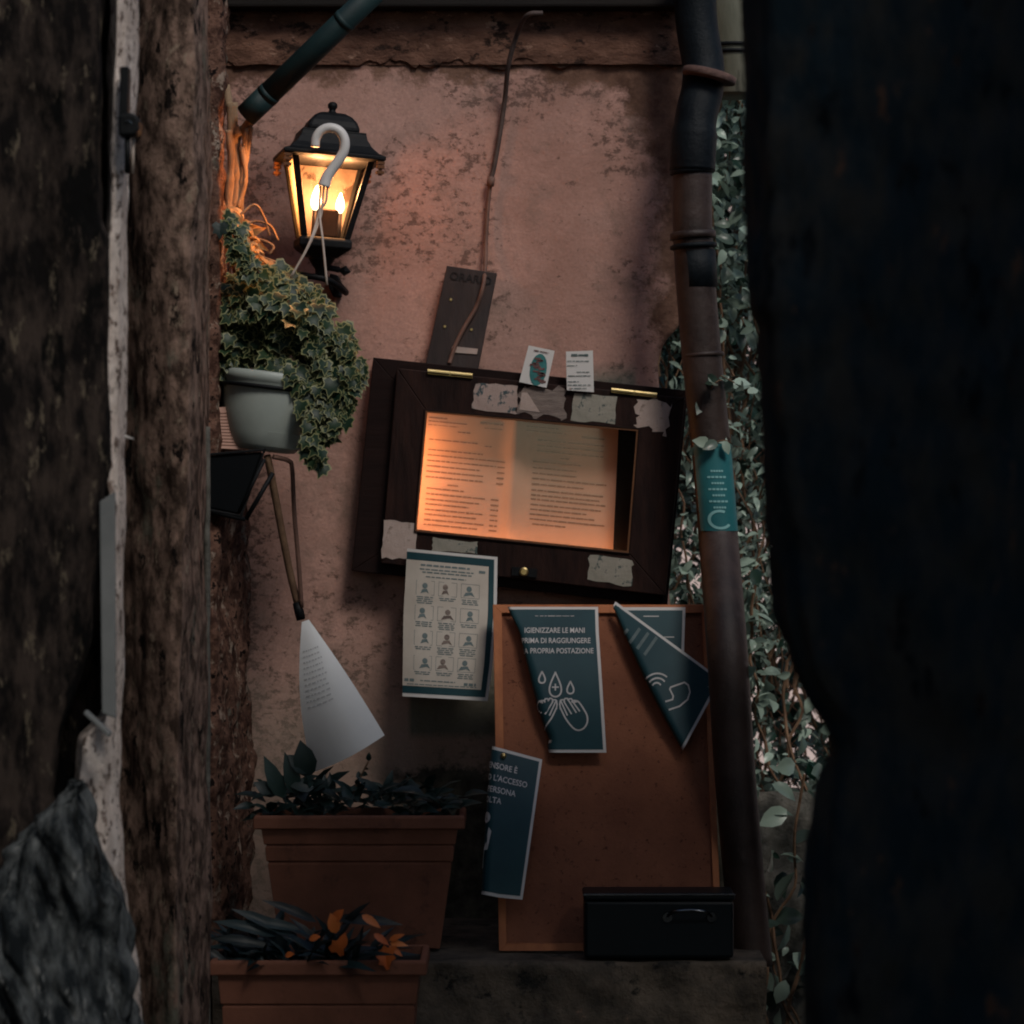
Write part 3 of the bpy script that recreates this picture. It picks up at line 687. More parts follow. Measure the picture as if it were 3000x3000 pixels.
obj('paper', mb, 'menu_paper', mp_, smooth=True)
mb = MB()
def mline(u0, u1, v, h=5.0):
    a = qmap(MP, u0, v); b = qmap(MP, u1, v); ms.words(mb, a[0], b[0], a[1], (b[1]-a[1])/(b[0]-a[0]), h)
mline(.05, .14, .055); mline(.05, .24, .085); mline(.05, .20, .115, 3); mline(.31, .42, .06, 6); mline(.33, .42, .10, 3); mline(.20, .26, .155, 5)
mline(.06, .30, .235); mline(.34, .37, .25)
for k, (v, e) in enumerate(((.32,.33), (.365,.43), (.41,.40), (.455,.32), (.50,.34), (.545,.34))):
    mline(.06, e, v); mline(.41, .445, v+.002) if k else None
mline(.17, .22, .60, 5); mline(.07, .25, .64)
for k, (v, e) in enumerate(((.685,.36), (.73,.33), (.77,.28), (.815,.35), (.855,.32), (.90,.36), (.94,.33))):
    mline(.07, e, v); mline(.39, .425, v)
mline(.54, .70, .05, 3); mline(.54, .74, .085, 3); mline(.82, .93, .10, 6)
for k, (v, e) in enumerate(((.155,.93), (.20,.93), (.245,.93), (.335,.82), (.385,.80), (.43,.80), (.475,.95), (.52,.84), (.57,.94), (.61,.92), (.645,.95), (.69,.93), (.73,.86), (.77,.90), (.81,.95))):
    mline(.60 if k < 3 else .585, e, v); 
mline(.72, .76, .29, 5); mline(.60, .76, .85)
obj('print', mb, 'menu_ink', mp_)

# hours board
hb = thing('hours_board', 'narrow dark wooden board carved with opening hours, leaning above the menu case', 'sign', P(1345, 1070, -.03))
HB = [(1309,778), (1456,800), (1400,1085), (1246,1070)]
mb = MB(); mb.prism(Q(HB, -.045), .03); obj('board', mb, 'weathered_board', hb, bevel=.002)
hs = Sheet(lambda a, b: P(a, b, -.046)); mb = MB(); hs.text(mb, 'ORARIO', 1316, 818, 33, .0006, math.radians(8), .01); obj('lettering', mb, 'carved_black', hb)
mb = MB(); mb.prism(Q([(1325,1014), (1400,1022), (1397,1038), (1322,1032)], -.0475), .002); obj('tape_strip', mb, 'torn_pale', hb)
for q in ((1321,878), (1303,957), (1381,966)):
    mb = MB(); mb.lathe(P(q[0], q[1], -.0455), [(.0035, 0), (.002, .002)], 10, Matrix.Rotation(math.radians(90), 3, 'X')); obj('screw', mb, 'brass', hb)

# cards and torn stickers
def jag(q, n, amp, y, seed=0):
    random.seed(seed); pts = []
    for i in range(4):
        a, b = q[i], q[(i+1) % 4]
        for j in range(n):
            t = j/n; pts.append(P(lerp(a[0], b[0], t)+random.gauss(0, amp), lerp(a[1], b[1], t)+random.gauss(0, amp), y))
    return pts
def sticker(q, m, label, amp=1.5, n=6, y=-.0972, seed=0, cat='sticker', name='torn_sticker', th=.0007, extra=None):
    mb = MB(); mb.prism(jag(q, n, amp, y, seed), th); o = obj(name, mb, m); c = P((q[0][0]+q[2][0])/2, max(k[1] for k in q), y)
    reorigin(o, c); tag(o, label, cat, 'stickers on the menu case'); return o
sticker([(1391,1122), (1518,1131), (1512,1212), (1381,1198)], 'torn_sticker', 'speckled sticker at the left of the row on the case top rail', seed=1, amp=2)
sticker([(1526,1134), (1655,1146), (1662,1234), (1520,1212)], 'torn_grey', 'grey peeled-off sticker in the middle of the row on the case', seed=2, amp=5, n=8)
sticker([(1683,1150), (1808,1163), (1802,1243), (1671,1232)], 'torn_green', 'greenish speckled sticker right of the middle on the case top rail', seed=3, amp=1.5)
sticker([(1865,1166), (1963,1178), (1958,1280), (1862,1250)], 'torn_pale', 'ragged whitish sticker scrap at the top right corner of the case', seed=4, amp=8, n=7)
sticker([(1127,1526), (1222,1534), (1216,1638), (1117,1632)], 'torn_pale', 'pinkish square of old paper at the bottom left corner of the case', seed=5, amp=2, y=-.0973)
sticker([(1268,1576), (1400,1588), (1396,1622), (1266,1612)], 'torn_green', 'thin faded strip of paper just above the instruction sheet', seed=6, amp=1.5)
sticker([(1730,1624), (1857,1640), (1850,1716), (1722,1700)], 'torn_green', 'mottled sticker at the bottom right of the menu case', seed=7, amp=3)
random.seed(99)
# triangular remnant on the middle sticker
mb = MB(); mb.prism(Q([(1528,1150), (1545,1150), (1582,1208), (1522,1200)], -.0981), .0006); o = obj('sticker_remnant', mb, 'torn_pale'); reorigin(o, P(1550,1205,-.098)); tag(o, 'pale triangular paper remnant on the grey peeled sticker', 'sticker')

cd = thing('card', 'small card with teal oval picture stuck on the case top edge', 'card', P(1560, 1135, -.1), 'cards on the menu case')
cq = [(1549,1012), (1625,1028), (1601,1136), (1521,1119)]
mb = MB(); mb.prism(Q(cq, -.106), .0008); obj('paper', mb, 'paper', cd)
mb = MB(); mb.prism([P(1577+24*math.cos(t)-9*math.sin(t), 1083+6*math.cos(t)+46*math.sin(t), -.1068) for t in (i*math.pi/12 for i in range(24))], .0004); obj('oval_print', mb, 'teal_print', cd)
fs = Sheet(lambda a, b: P(a, b, -.1073)); mb = MB()
for k in range(16): 
    a = 1580+random.gauss(0, 8); b = 1050+k*4.6; fs.stroke(mb, [(a-8, b), (a+8, b+random.gauss(0, 3))], 5, .0004)
fs.words(mb, 1565, 1608, 1026, .2, 3, .0003)
obj('picture_print', mb, 'figure_print', cd)
cd = thing('card', 'small white printed card standing right of the teal oval card', 'card', P(1700, 1148, -.1), 'cards on the menu case')
mb = MB(); mb.prism(Q([(1658,1030), (1737,1027), (1740,1149), (1661,1143)], -.106), .0008); obj('paper', mb, 'paper', cd)
mb = MB(); fs.words(mb, 1675, 1722, 1040, 0, 6, .0003)
for y_, a, b in ((1058,1662,1725), (1071,1662,1690), (1090,1690,1728), (1101,1665,1730), (1118,1664,1695), (1128,1664,1730), (1138,1668,1718)): fs.words(mb, a, b, y_, 0, 2.6, .0003)
obj('print', mb, 'faded_ink', cd)

# ------------------------------------------------------------ leaning board
YB0, YB1 = -.47, -.17
zt_, zb_ = Z(1770, YB1), ZL+.002
def yboard(z): return lerp(YB0, YB1, (z-zb_)/(zt_-zb_))
def BP(px, py, off=0):
    """photo pixel -> point on the leaning board, moved off toward the viewer"""
    y = -.3
    for _ in range(8): y = yboard(Z(py, y))
    y += off*-1
    return P(px, py, y)
lb = thing('notice_board', 'brown hardboard panel in an orange wood frame leaning on the ledge', 'notice board', BP(1790, 2785))
bl = {'tl': (1444,1772), 'tr': (2075,1772), 'br': (2116,2786), 'bl': (1462,2786)}
def bq(q, off, th=None): return [BP(px, py, off) for px, py in q]
mb = MB(); q = [(1450,1778), (2070,1778), (2110,2780), (1468,2780)]; mb.hexa(bq(q, 0), [p+Vector((0,.006,0)) for p in bq(q, 0)]); obj('panel', mb, 'hardboard', lb)
def rail(q, m='orange_wood'):
    mb = MB(); mb.hexa(bq(q, .010), [p+Vector((0,.018,0)) for p in bq(q, .010)]); obj('frame_rail', mb, m, lb, bevel=.001)
rail([(1444,1772), (2075,1772), (2057,1796), (1470,1796)]); rail([(1444,1772), (1470,1796), (1484,2765), (1462,2786)])
rail([(2057,1796), (2075,1772), (2116,2786), (2096,2765)]); rail([(1484,2765), (2096,2765), (2116,2786), (1462,2786)])

# cash box
ybx = -.575
cbx = thing('cash_box', 'black metal cash box with chrome handle on the ledge', 'box', (X(1930, ybx), -.53, ZL))
x0, x1, z1 = X(1712, ybx), X(2150, ybx), Z(2640, ybx)
mb = MB(); mb.box(x0, x1, ybx, -.485, ZL+.002, z1); obj('body', mb, 'enamel_black', cbx, bevel=.006)
mb = MB(); mb.box(x0-.002, x1+.002, ybx-.003, -.482, z1+.001, Z(2616, ybx)); obj('lid', mb, 'enamel_black', cbx, bevel=.005)
mb = MB(); mb.box(x0-.003, x1+.003, ybx-.005, ybx-.001, Z(2624, ybx), Z(2618, ybx)); obj('lid_highlight', mb, 'steel', cbx, bevel=.001)  # steel strip stands in for the highlight along the lid
mb = MB(); mb.tube(smoothcurve([P(1955,2685,ybx-.002), P(1972,2672,ybx-.02), (P(2020,2667,ybx-.024)), P(2068,2672,ybx-.02), P(2085,2685,ybx-.002)], 8), .003, 10); obj('handle', mb, 'steel', cbx, smooth=True)
for q in (1955, 2085):
    mb = MB(); mb.lathe(P(q, 2687, ybx-.001), [(.010, 0), (.009, .004)], 16, Matrix.Rotation(math.radians(90), 3, 'X')); obj('handle_mount', mb, 'steel', cbx)

# ------------------------------------------------------------ notice sheets
def rolled(xr, xl, R, y0, top, bot):
    """sheet hanging with its left side rolled behind. xr, xl: right edge / left silhouette tables over py; returns f"""
    def f(px, py):
        b = min(max(py, top), bot); r = R(b); D = max(curve1(xr, b)-curve1(xl, b)-r, 0); d = curve1(xr, b)-px
        yb = y0(b)
        if d <= D: return P(px, py, yb)
        th = (d-D)/r; th = min(th, 3.0)
        return P(curve1(xr, b)-D-r*math.sin(th), py, yb+r*S*(1-math.cos(th)))
    return f
def notice(name, label, f, a0, a1, b0, b1, m='paper', loc=None, grp='printed notice sheets'):
    t = thing('notice_sheet', label, 'notice', loc, grp); sh = Sheet(f); obj('paper', sh.surface(a0, a1, b0, b1, 60, 30), m, t, smooth=True); return t, sh

# instruction sheet with pictograms
def rules_f(px, py):
    t = (py-1607)/430; s_ = (px-1190)/250
    return P(px, py, -.112-.035*t*math.sin(min(max(t, 0), 1)*1.6)-.010*math.sin(s_*3+.5)+.028*max(0, .14-s_)**1.0*1.2)
RX0 = [(1600,1193), (1700,1188), (1800,1182), (2045,1179)]; RX1 = [(1600,1458), (1800,1455), (1950,1443), (2060,1428)]
def rq(u, v): 
    py0 = lerp(1607, 1632, u); py1 = lerp(2040, 2054, u); py = lerp(py0, py1, v)
    return (lerp(curve1(RX0, py), curve1(RX1, py), u), py)
rt = thing('instruction_sheet', 'pale sheet with twelve pictograms and navy border hanging from the menu case', 'notice', P(1310, 2045, -.14), 'printed notice sheets')
rs = Sheet(lambda a, b: rules_f(*rq(a, b)))
def rpt(u, v, off):
    p = rules_f(*rq(u, v)); return p+Vector((0, -off, 0))
rs.pt = lambda a, b, off=0: rpt(a, b, off)
mb = MB()
def upatch(mb, u0, u1, v0, v1, off, na=20, nb=20):
    vs = [rpt(lerp(u0, u1, j/na), lerp(v0, v1, i/nb), off) for i in range(nb+1) for j in range(na+1)]
    mb.add(vs, [(i*(na+1)+j, i*(na+1)+j+1, (i+1)*(na+1)+j+1, (i+1)*(na+1)+j) for i in range(nb) for j in range(na)])
upatch(mb, 0, 1, 0, 1, 0); obj('laminate', mb, 'paper', rt, smooth=True)
mb = MB(); upatch(mb, .0, .965, .02, .975, .0006); obj('border_print', mb, 'navy', rt, smooth=True)
mb = MB(); upatch(mb, .0, .905, .072, .925, .0012); obj('panel_print', mb, 'paper_cream', rt, smooth=True)
mb = MB(); mb2 = MB(); mb3 = MB()
def uw(mb, u0, u1, v, h=.007):
    x = u0
    while x < u1:
        e = min(x+random.uniform(.03, .08), u1); 
        mb.add([rpt(x, v-h/2, .0018), rpt(e, v-h/2, .0018), rpt(e, v+h/2, .0018), rpt(x, v+h/2, .0018)], [(0,1,2,3)]); x = e+.012
uw(mb, .16, .70, .100, .013); uw(mb, .15, .74, .128, .009); uw(mb, .18, .72, .148, .009); uw(mb, .22, .66, .178, .008); uw(mb, .80, .87, .115, .018)
for r in range(4):
    for c in range(3):
        u0 = .12+c*.245; v0 = .205+r*.170
        for e in ((u0, v0, u0+.2, v0), (u0, v0+.095, u0+.2, v0+.095)):
            mb2.add([rpt(e[0], e[1], .0016), rpt(e[2], e[1], .0016), rpt(e[2], e[1]+.003, .0016), rpt(e[0], e[1]+.003, .0016)], [(0,1,2,3)])
        for (ua) in (u0, u0+.197): mb2.add([rpt(ua, v0, .0016), rpt(ua+.004, v0, .0016), rpt(ua+.004, v0+.095, .0016), rpt(ua, v0+.095, .0016)], [(0,1,2,3)])
        # little figure: head + shoulders or hands, random per cell
        cu, cv = u0+.1+random.uniform(-.03, .03), v0+.035
        tgt = mb3 if c == 1 else mb
        pts = [rpt(cu+.030*math.cos(t), cv+.020*math.sin(t), .0018) for t in (i*.6283 for i in range(10))]; tgt.add(pts, [tuple(range(10))])
        w_ = random.uniform(.04, .07)
        tgt.add([rpt(cu-w_, v0+.088, .0018), rpt(cu-w_*.6, v0+.06, .0018), rpt(cu+w_*.5, v0+.055, .0018), rpt(cu+w_, v0+.088, .0018), rpt(cu+w_*.3, v0+.075, .0018)], [(0,1,2,3,4)])
        for k in range(random.randint(2, 4)): uw(mb, u0+.01+.01*(k % 2), u0+.19-.01*(k % 2), v0+.112+k*.0135, .007)
uw(mb, .02, .13, .885, .02); uw(mb, .2, .6, .885, .008); uw(mb, .70, .84, .895, .02); uw(mb, .05, .85, .912, .006)
obj('text_print', mb, 'dull_ink', rt); obj('grid_print', mb2, 'dull_ink', rt); obj('figure_print', mb3, 'torn_grey', rt)

# hand-washing sheet
xrB = [(1778,1752), (1850,1754), (2000,1764), (2210,1777)]; xlB = [(1778,1486), (1800,1497), (1850,1522), (1960,1548), (2080,1578), (2150,1602), (2165,1612), (2180,1604), (2200,1607), (2212,1609)]
def yB(b): return BP(1600, b).y-.030-.02*math.sin((b-1780)/430*math.pi)
def RB(b): return lerp(7, 26, min(1, (b-1778)/200))
fB = rolled(xrB, xlB, RB, yB, 1778, 2212)
tB, sB = notice('b', 'navy sheet with hand washing drawing pinned to the wooden board', fB, lambda b: curve1(xrB, b)-275, lambda b: curve1(xrB, b), 1778, 2205, 'paper', P(1640, 2205, -.3))
mb = MB(); vs = []; na, nb = 60, 30
for i in range(nb+1):
    b = lerp(1786, 2196, i/nb)
    for j in range(na+1): vs.append(sB.pt(lerp(curve1(xrB, b)-268, curve1(xrB, b)-9, j/na), b, .0007))
mb.add(vs, [(i*(na+1)+j, i*(na+1)+j+1, (i+1)*(na+1)+j+1, (i+1)*(na+1)+j) for i in range(nb) for j in range(na)]); obj('navy_print', mb, 'navy', tB, smooth=True)
mb = MB()
sB.text(mb, 'IGIENIZZARE LE MANI', 1625, 1855, 21.5, .0018, 0, .012, 'CENTER', .84)
sB.text(mb, 'PRIMA DI RAGGIUNGERE', 1629, 1885, 21.5, .0018, 0, .012, 'CENTER', .84)
sB.text(mb, 'LA PROPRIA POSTAZIONE', 1633, 1915, 21.5, .0018, 0, .012, 'CENTER', .84)
sB.words(mb, 1568, 1682, 1806, 0, 1.6, .0018)
obj('lettering', mb, 'white_ink', tB)
mb = MB()
def drop(cx, cy, r, h):
    pts = [(cx+r*math.sin(t)*(math.sin(t/2)**1.5 if t < math.pi else math.sin(t/2)**1.5), cy-h*.5+h*(1-math.cos(t))/2) for t in (i*2*math.pi/28 for i in range(28))]
    return pts
for (cx, cy, r, h) in ((1588,1985,13,34), (1627,2006,25,72), (1671,2015,14,36)): sB.stroke(mb, drop(cx, cy, r, h), 4.5, .0018, True)
sB.stroke(mb, [(1618,2014), (1636,2014)], 4, .0018); sB.stroke(mb, [(1627,2005), (1627,2023)], 4, .0018)
def handart(m):
    # outline of a cupped hand, m = +1 right hand, -1 left; coordinates from the middle (1636)
    def T(x, y): return (1636+m*x, y)
    pal = [(6,2075), (22,2107), (42,2132), (58,2140), (74,2134), (84,2118), (84,2098), (74,2078), (60,2058), (50,2054), (46,2060)]
    sB.stroke(mb, [T(*p) for p in smooth2(pal)], 4.5, .0018)
    for k, (ax, ay, bx, by) in enumerate(((6,2078, 6,2052), (6,2052, 26,2096), (16,2056, 38,2092), (28,2050, 52,2088), (40,2054, 62,2084))):
        if k == 0: sB.stroke(mb, [T(ax, ay), T(4, 2064), T(bx, by)], 4, .0018); continue
        sB.stroke(mb, [T(ax, ay), T(bx, by)], 4, .0018)
    for (ax, ay) in ((11,2051), (22,2047), (34,2048), (45,2053)):
        sB.stroke(mb, [T(ax-6, ay+5), T(ax-2, ay), T(ax+4, ay), T(ax+7, ay+5)], 4, .0018)
def smooth2(p): return [(v.x, v.y) for v in smoothcurve([Vector((a, b, 0)) for a, b in p], 4)]
handart(1); handart(-1)
obj('drawing_print', mb, 'white_ink', tB)

# flat navy sheet behind, upper right
fD = lambda a, b: BP(a, b, .012)
tD, sD = notice('d', 'navy sheet lying flat behind the folded telephone sheet', fD, lambda b: curve1([(1779,1800), (2050,1950)], b), lambda b: 2008-(b-1779)*.03, 1779, 2050, 'paper', BP(1950, 2050, .012))
mb = MB(); vs = []
for i in range(11):
    b = lerp(1788, 2044, i/10)
    for j in range(11): vs.append(fD(lerp(curve1([(1779,1800), (2050,1950)], b), 2000-(b-1779)*.03, j/10), b)+Vector((0,-.0008,0)))
mb.add(vs, [(i*11+j, i*11+j+1, (i+1)*11+j+1, (i+1)*11+j) for i in range(10) for j in range(10)]); obj('navy_print', mb, 'navy', tD)
mb = MB(); sD.words(mb, 1885, 1935, 1804, 0, 1.5, -.0016) if False else None
for x_, e_, y_ in ((1885,1930,1804), (1945,1975,1865)):
    a_, b_, c_, d_ = [fD(*q)+Vector((0,-.0016,0)) for q in ((x_, y_), (e_, y_), (e_, y_+2.5), (x_, y_+2.5))]; mb.add([a_, b_, c_, d_], [(0,1,2,3)])
obj('print', mb, 'white_ink', tD)

# telephone sheet: hangs by its top right corner, turned, left side rolled behind
e1 = Vector((.806,.592)); e2 = Vector((-.476,.879)); o0 = Vector((1803,1762)); LA = 385
def fC(a, b):
    ac = min(max(a, 0), LA); sil = lerp(16, 238, ac/LA)+10*math.sin(ac/LA*math.pi)
    r = lerp(6, 24, min(1, ac/140)); D = max(sil-r, 0); yy = -.036-.012*math.sin(ac/LA*3.1)
    dy = 0
    if b > D:
        th = min((b-D)/r, 3.0); bb = D+r*math.sin(th); dy = r*S*(1-math.cos(th))
    else: bb = b
    q = o0+e1*a+e2*bb; return P(q.x, q.y, yy+dy+BP(q.x, q.y).y)
tC = thing('notice_sheet', 'navy sheet with telephone drawing folded askew on the board', 'notice', P(2000, 2200, -.3), 'printed notice sheets')
sC = Sheet(fC); obj('paper', sC.surface(lambda b: 0, lambda b: 268, 0, LA, 50, 30), 'paper', tC, smooth=True) if False else None
def surfC(a0, a1, b0, b1, off):
    mb = MB(); vs = []; na, nb = 60, 40
    for i in range(nb+1):
        for j in range(na+1): vs.append(sC.pt(lerp(a0, a1, i/nb), lerp(b0, b1, j/na), off))
    mb.add(vs, [(i*(na+1)+j, i*(na+1)+j+1, (i+1)*(na+1)+j+1, (i+1)*(na+1)+j) for i in range(nb) for j in range(na)]); return mb
obj('paper', surfC(0, LA, 0, 280, 0), 'paper', tC, smooth=True)
obj('navy_print', surfC(5, LA-8, 8, 274, .0007), 'navy', tC, smooth=True)
def loc_ab(px, py):
    d = Vector((px, py))-o0; det = e1.x*e2.y-e1.y*e2.x
    return ((d.x*e2.y-d.y*e2.x)/det, (e1.x*d.y-e1.y*d.x)/det)
def strokeC(mb, pts, wd=4.5): sC.stroke(mb, [loc_ab(*p) for p in pts], wd, .0018)
mb = MB()
for (cx, cy, r, a0, a1) in ((1926,2008,38,-150,-45), (1926,2010,25,-150,-35), (1924,2012,12,-160,-25)):
    strokeC(mb, [(cx+r*math.cos(math.radians(lerp(a0, a1, i/10))), cy+r*.9*math.sin(math.radians(lerp(a0, a1, i/10)))) for i in range(11)])
strokeC(mb, [(1905,2060), (1950,2056), (1970,2050), (1972,2040), (1962,2020), (1965,2014), (2005,2000), (2016,2008), (2021,2028), (2014,2050), (1990,2070), (1960,2080), (1925,2082)])
obj('drawing_print', mb, 'white_ink', tC)
mb = MB()
for k in range(4):
    for seg in range(7):
        t = seg/7; x0_, y0_ = 1832+k*21, 1850+k*18; L = 42+7*k
        if k == 0 and seg > 3: continue
        p = (x0_+t*L*.56-6, y0_+14-t*L*.8); q = (p[0]+L*.065, p[1]-L*.09)
        strokeC(mb, [p, q], 9); 
obj('lettering', mb, 'dull_ink', tC)

# elevator sheet at lower left of the board
xrE = [(2190,1592), (2230,1588), (2640,1530)]; xlE = [(2180,1443), (2300,1432), (2450,1420), (2600,1412), (2625,1402)]
def fE(a, b):
    # a: distance from the right edge toward the left (photo px), b: row measured at the right edge
    xr_ = curve1(xrE, b); rowtop = b
    th0 = .265 if b < 2600 else .265
    sil = max(30, xr_-curve1(xlE, b-30)); r = 24; D = sil-r; yy = BP(1500, min(b, 2700)).y-.055-.025*math.sin((b-2225)/410*3.1)
    if a <= D: aa, dy = a, 0
    else:
        th = min((a-D)/r, 2.6); aa = D+r*math.sin(th); dy = r*S*(1-math.cos(th))
    slope = lerp(.27, .10, min(1, max(0, (b-2225)/410)))
    curl = 14*max(0, (b-2560)/70)*max(0, (aa-70)/80)
    return P(xr_-aa, b-aa*slope-curl*.5, yy+dy)
tE = thing('notice_sheet', 'navy sheet with partial lift notice hanging at the board lower left', 'notice', P(1480, 2630, -.45), 'printed notice sheets')
sE = Sheet(fE)
def surfE(a0, a1, b0, b1, off):
    mb = MB(); vs = []; na, nb = 50, 40
    for i in range(nb+1):
        for j in range(na+1): vs.append(sE.pt(lerp(a0, a1, j/na), lerp(b0, b1, i/nb), off))
    mb.add(vs, [(i*(na+1)+j, i*(na+1)+j+1, (i+1)*(na+1)+j+1, (i+1)*(na+1)+j) for i in range(nb) for j in range(na)]); return mb
obj('paper', surfE(0, 190, 2225, 2636, 0), 'paper', tE, smooth=True)
obj('navy_print', surfE(8, 182, 2234, 2626, .0008), 'navy', tE, smooth=True)
mb = MB()
def textE(string, right, row, size):
    tmp = MB(); flat = Sheet(lambda a, b: Vector((a, 0, b))); flat.pt = lambda a, b, off=0: Vector((a, 0, b))
    flat.text(tmp, string, 0, 0, size, 0, 0, .012, 'RIGHT', .86)
    mb.add([sE.pt(right-v.x, row+v.z, .002) for v in tmp.v], tmp.f)
textE('ASCENSORE È', 66, 2284, 23); textE("CONSENTITO L'ACCESSO", 32, 2317, 23); textE('A UNA PERSONA', 62, 2349, 23); textE('PER VOLTA', 100, 2378, 23)
obj('lettering', mb, 'white_ink', tE)
mb = MB()
mb.add([sE.pt(137+13*math.cos(t), 2420+15*math.sin(t), .002) for t in (i*math.pi/10 for i in range(20))], [tuple(range(20))])
mb.add([sE.pt(a, b, .002) for a, b in ((150,2446), (125,2446), (116,2456), (120,2508), (134,2510), (138,2560), (150,2562))], [tuple(range(7))])
obj('figure_print', mb, 'white_ink', tE)
mb = MB(); mb.lathe(sE.pt(112, 2248, .006), [(.006, 0), (.004, .004)], 12, Matrix.Rotation(math.radians(90), 3, 'X')); obj('pin', mb, 'brass', tE, smooth=True)

# big white sheet hanging from the stick
def fF(u, v):
    tl, tr, br, bl_ = (884,1822), (905,1815), (1127,2154), (914,2264)
    a = qmap([tl, tr, br, bl_], u, v); x, y = a
    x += -22*math.sin(v*math.pi)*(1-u)*.9+ (6*math.sin(v*math.pi)*u)
    y += 10*math.sin(u*math.pi)*v
    return P(x, y, -.30-.06*v*math.sin(u*2.4)-.02*math.sin(v*3))
wf = thing('loose_sheet', 'large blank white sheet twisting down from the wooden stick', 'paper', P(1000, 2260, -.3))
sF = Sheet(fF); mb = MB(); vs = [fF(j/30, i/30) for i in range(31) for j in range(31)]
mb.add(vs, [(i*31+j, i*31+j+1, (i+1)*31+j+1, (i+1)*31+j) for i in range(30) for j in range(30)]); obj('paper', mb, 'white_sheet', wf, smooth=True)
mb = MB()
for k in range(11):
    v = .20+k*.038; u = .12
    while u < .72-.02*k:
        e = u+random.uniform(.03, .09); q = [fF(u, v), fF(e, v), fF(e, v+.010), fF(u, v+.010)]
        mb.add([p+Vector((0,-.001,0)) for p in q], [(0,1,2,3)]); u = e+.03
obj('print', mb, 'grey_ink', wf)

# forked stick that carries it
sk = thing('wooden_stick', 'broken forked wooden stick hanging from under the pot', 'stick', P(880, 1810, -.28))
mb = MB(); mb.tube(smoothcurve([P(783,1335,-.36), P(800,1420,-.34), P(826,1560,-.32), P(850,1680,-.30), P(872,1770,-.29)], 5), .0072, 8); obj('shaft', mb, 'twig', sk, smooth=True)
mb = MB(); mb.tube(smoothcurve([P(800,1338,-.365), P(845,1350,-.35), P(856,1375,-.345), P(862,1500,-.33), P(874,1640,-.31), P(884,1780,-.295)], 6), .0046, 8); obj('thin_rod', mb, 'cable_brown', sk, smooth=True)
mb = MB(); mb.tube([P(868,1765,-.292), P(876,1790,-.292), P(882,1815,-.29)], [.0075, .0095, .009], 10); obj('end_cap', mb, 'black_iron', sk, smooth=True)

# ------------------------------------------------------------ lantern
LP = P(966, 0, -.20); base_z = Z(700, -.20)
Mt = Matrix.Rotation(math.radians(4.2), 3, 'Y') @ Matrix.Rotation(math.radians(11), 3, 'Z')
LO = P(946, 700, -.20)          # centre of the glass bottom
ln = thing('wall_lantern', 'lit black wall lantern with candle bulbs on the pink plaster', 'lantern', LO)
Mt = Mt*.93
def L(x, y, z): return LO+Mt@Vector((x, y, z))
HB_, HT, WB, WT = 0, .163, .046, .080
# bottom tray, finial and neck
mb = MB(); mb.loft4(LO, [(.030, .030, -.040), (.050, .050, -.026), (.056, .056, -.020), (.056, .056, -.006), (.052, .052, 0)], Mt); obj('base_tray', mb, 'black_iron', ln, bevel=.002)
mb = MB(); mb.lathe(LO, [(.004, -.085), (.011, -.078), (.012, -.066), (.020, -.056), (.027, -.046), (.030, -.038)], 24, Mt); obj('neck', mb, 'black_iron', ln, smooth=True)
# corner posts
for sx, sy in ((-1,-1), (1,-1), (1,1), (-1,1)):
    mb = MB(); a = L(sx*WB, sy*WB, 0); b = L(sx*WT, sy*WT, HT); w_ = .0065
    q0 = [a+Mt@Vector((dx*w_, dy*w_, 0)) for dx, dy in ((-1,-1), (1,-1), (1,1), (-1,1))]; q1 = [b+Mt@Vector((dx*w_, dy*w_, 0)) for dx, dy in ((-1,-1), (1,-1), (1,1), (-1,1))]
    mb.hexa(q0, q1); obj('corner_post', mb, 'black_iron', ln, bevel=.001)
# panes
def pane(c, m, name):
    mb = MB(); q = [L(*k) for k in c]; n = (q[1]-q[0]).cross(q[3]-q[0]).normalized()*.0015; mb.hexa(q, [p+n for p in q]); obj(name, mb, m, ln)
i0, i1 = WB-.004, WT-.004
pane([(-i0,-WB,.002), (i0,-WB,.002), (i1,-WT,HT-.002), (-i1,-WT,HT-.002)], 'clear_glass', 'glass_pane')
pane([(-WB,-i0,.002), (-WB,i0,.002), (-WT,i1,HT-.002), (-WT,-i1,HT-.002)], 'frosted_glass', 'glass_pane')
pane([(WB,-i0,.002), (WB,i0,.002), (WT,i1,HT-.002), (WT,-i1,HT-.002)], 'dimming_glass', 'glass_pane')  # right pane tinted only to dim the lamp light on the wall
pane([(-i0,WB,.002), (i0,WB,.002), (i1,WT,HT-.002), (-i1,WT,HT-.002)], 'cream_enamel', 'back_reflector')
mb = MB(); q = [L(-.066,-.03,HT*.62), L(.066,-.03,HT*.62), L(.066,.045,HT*.66), L(-.066,.045,HT*.66)]
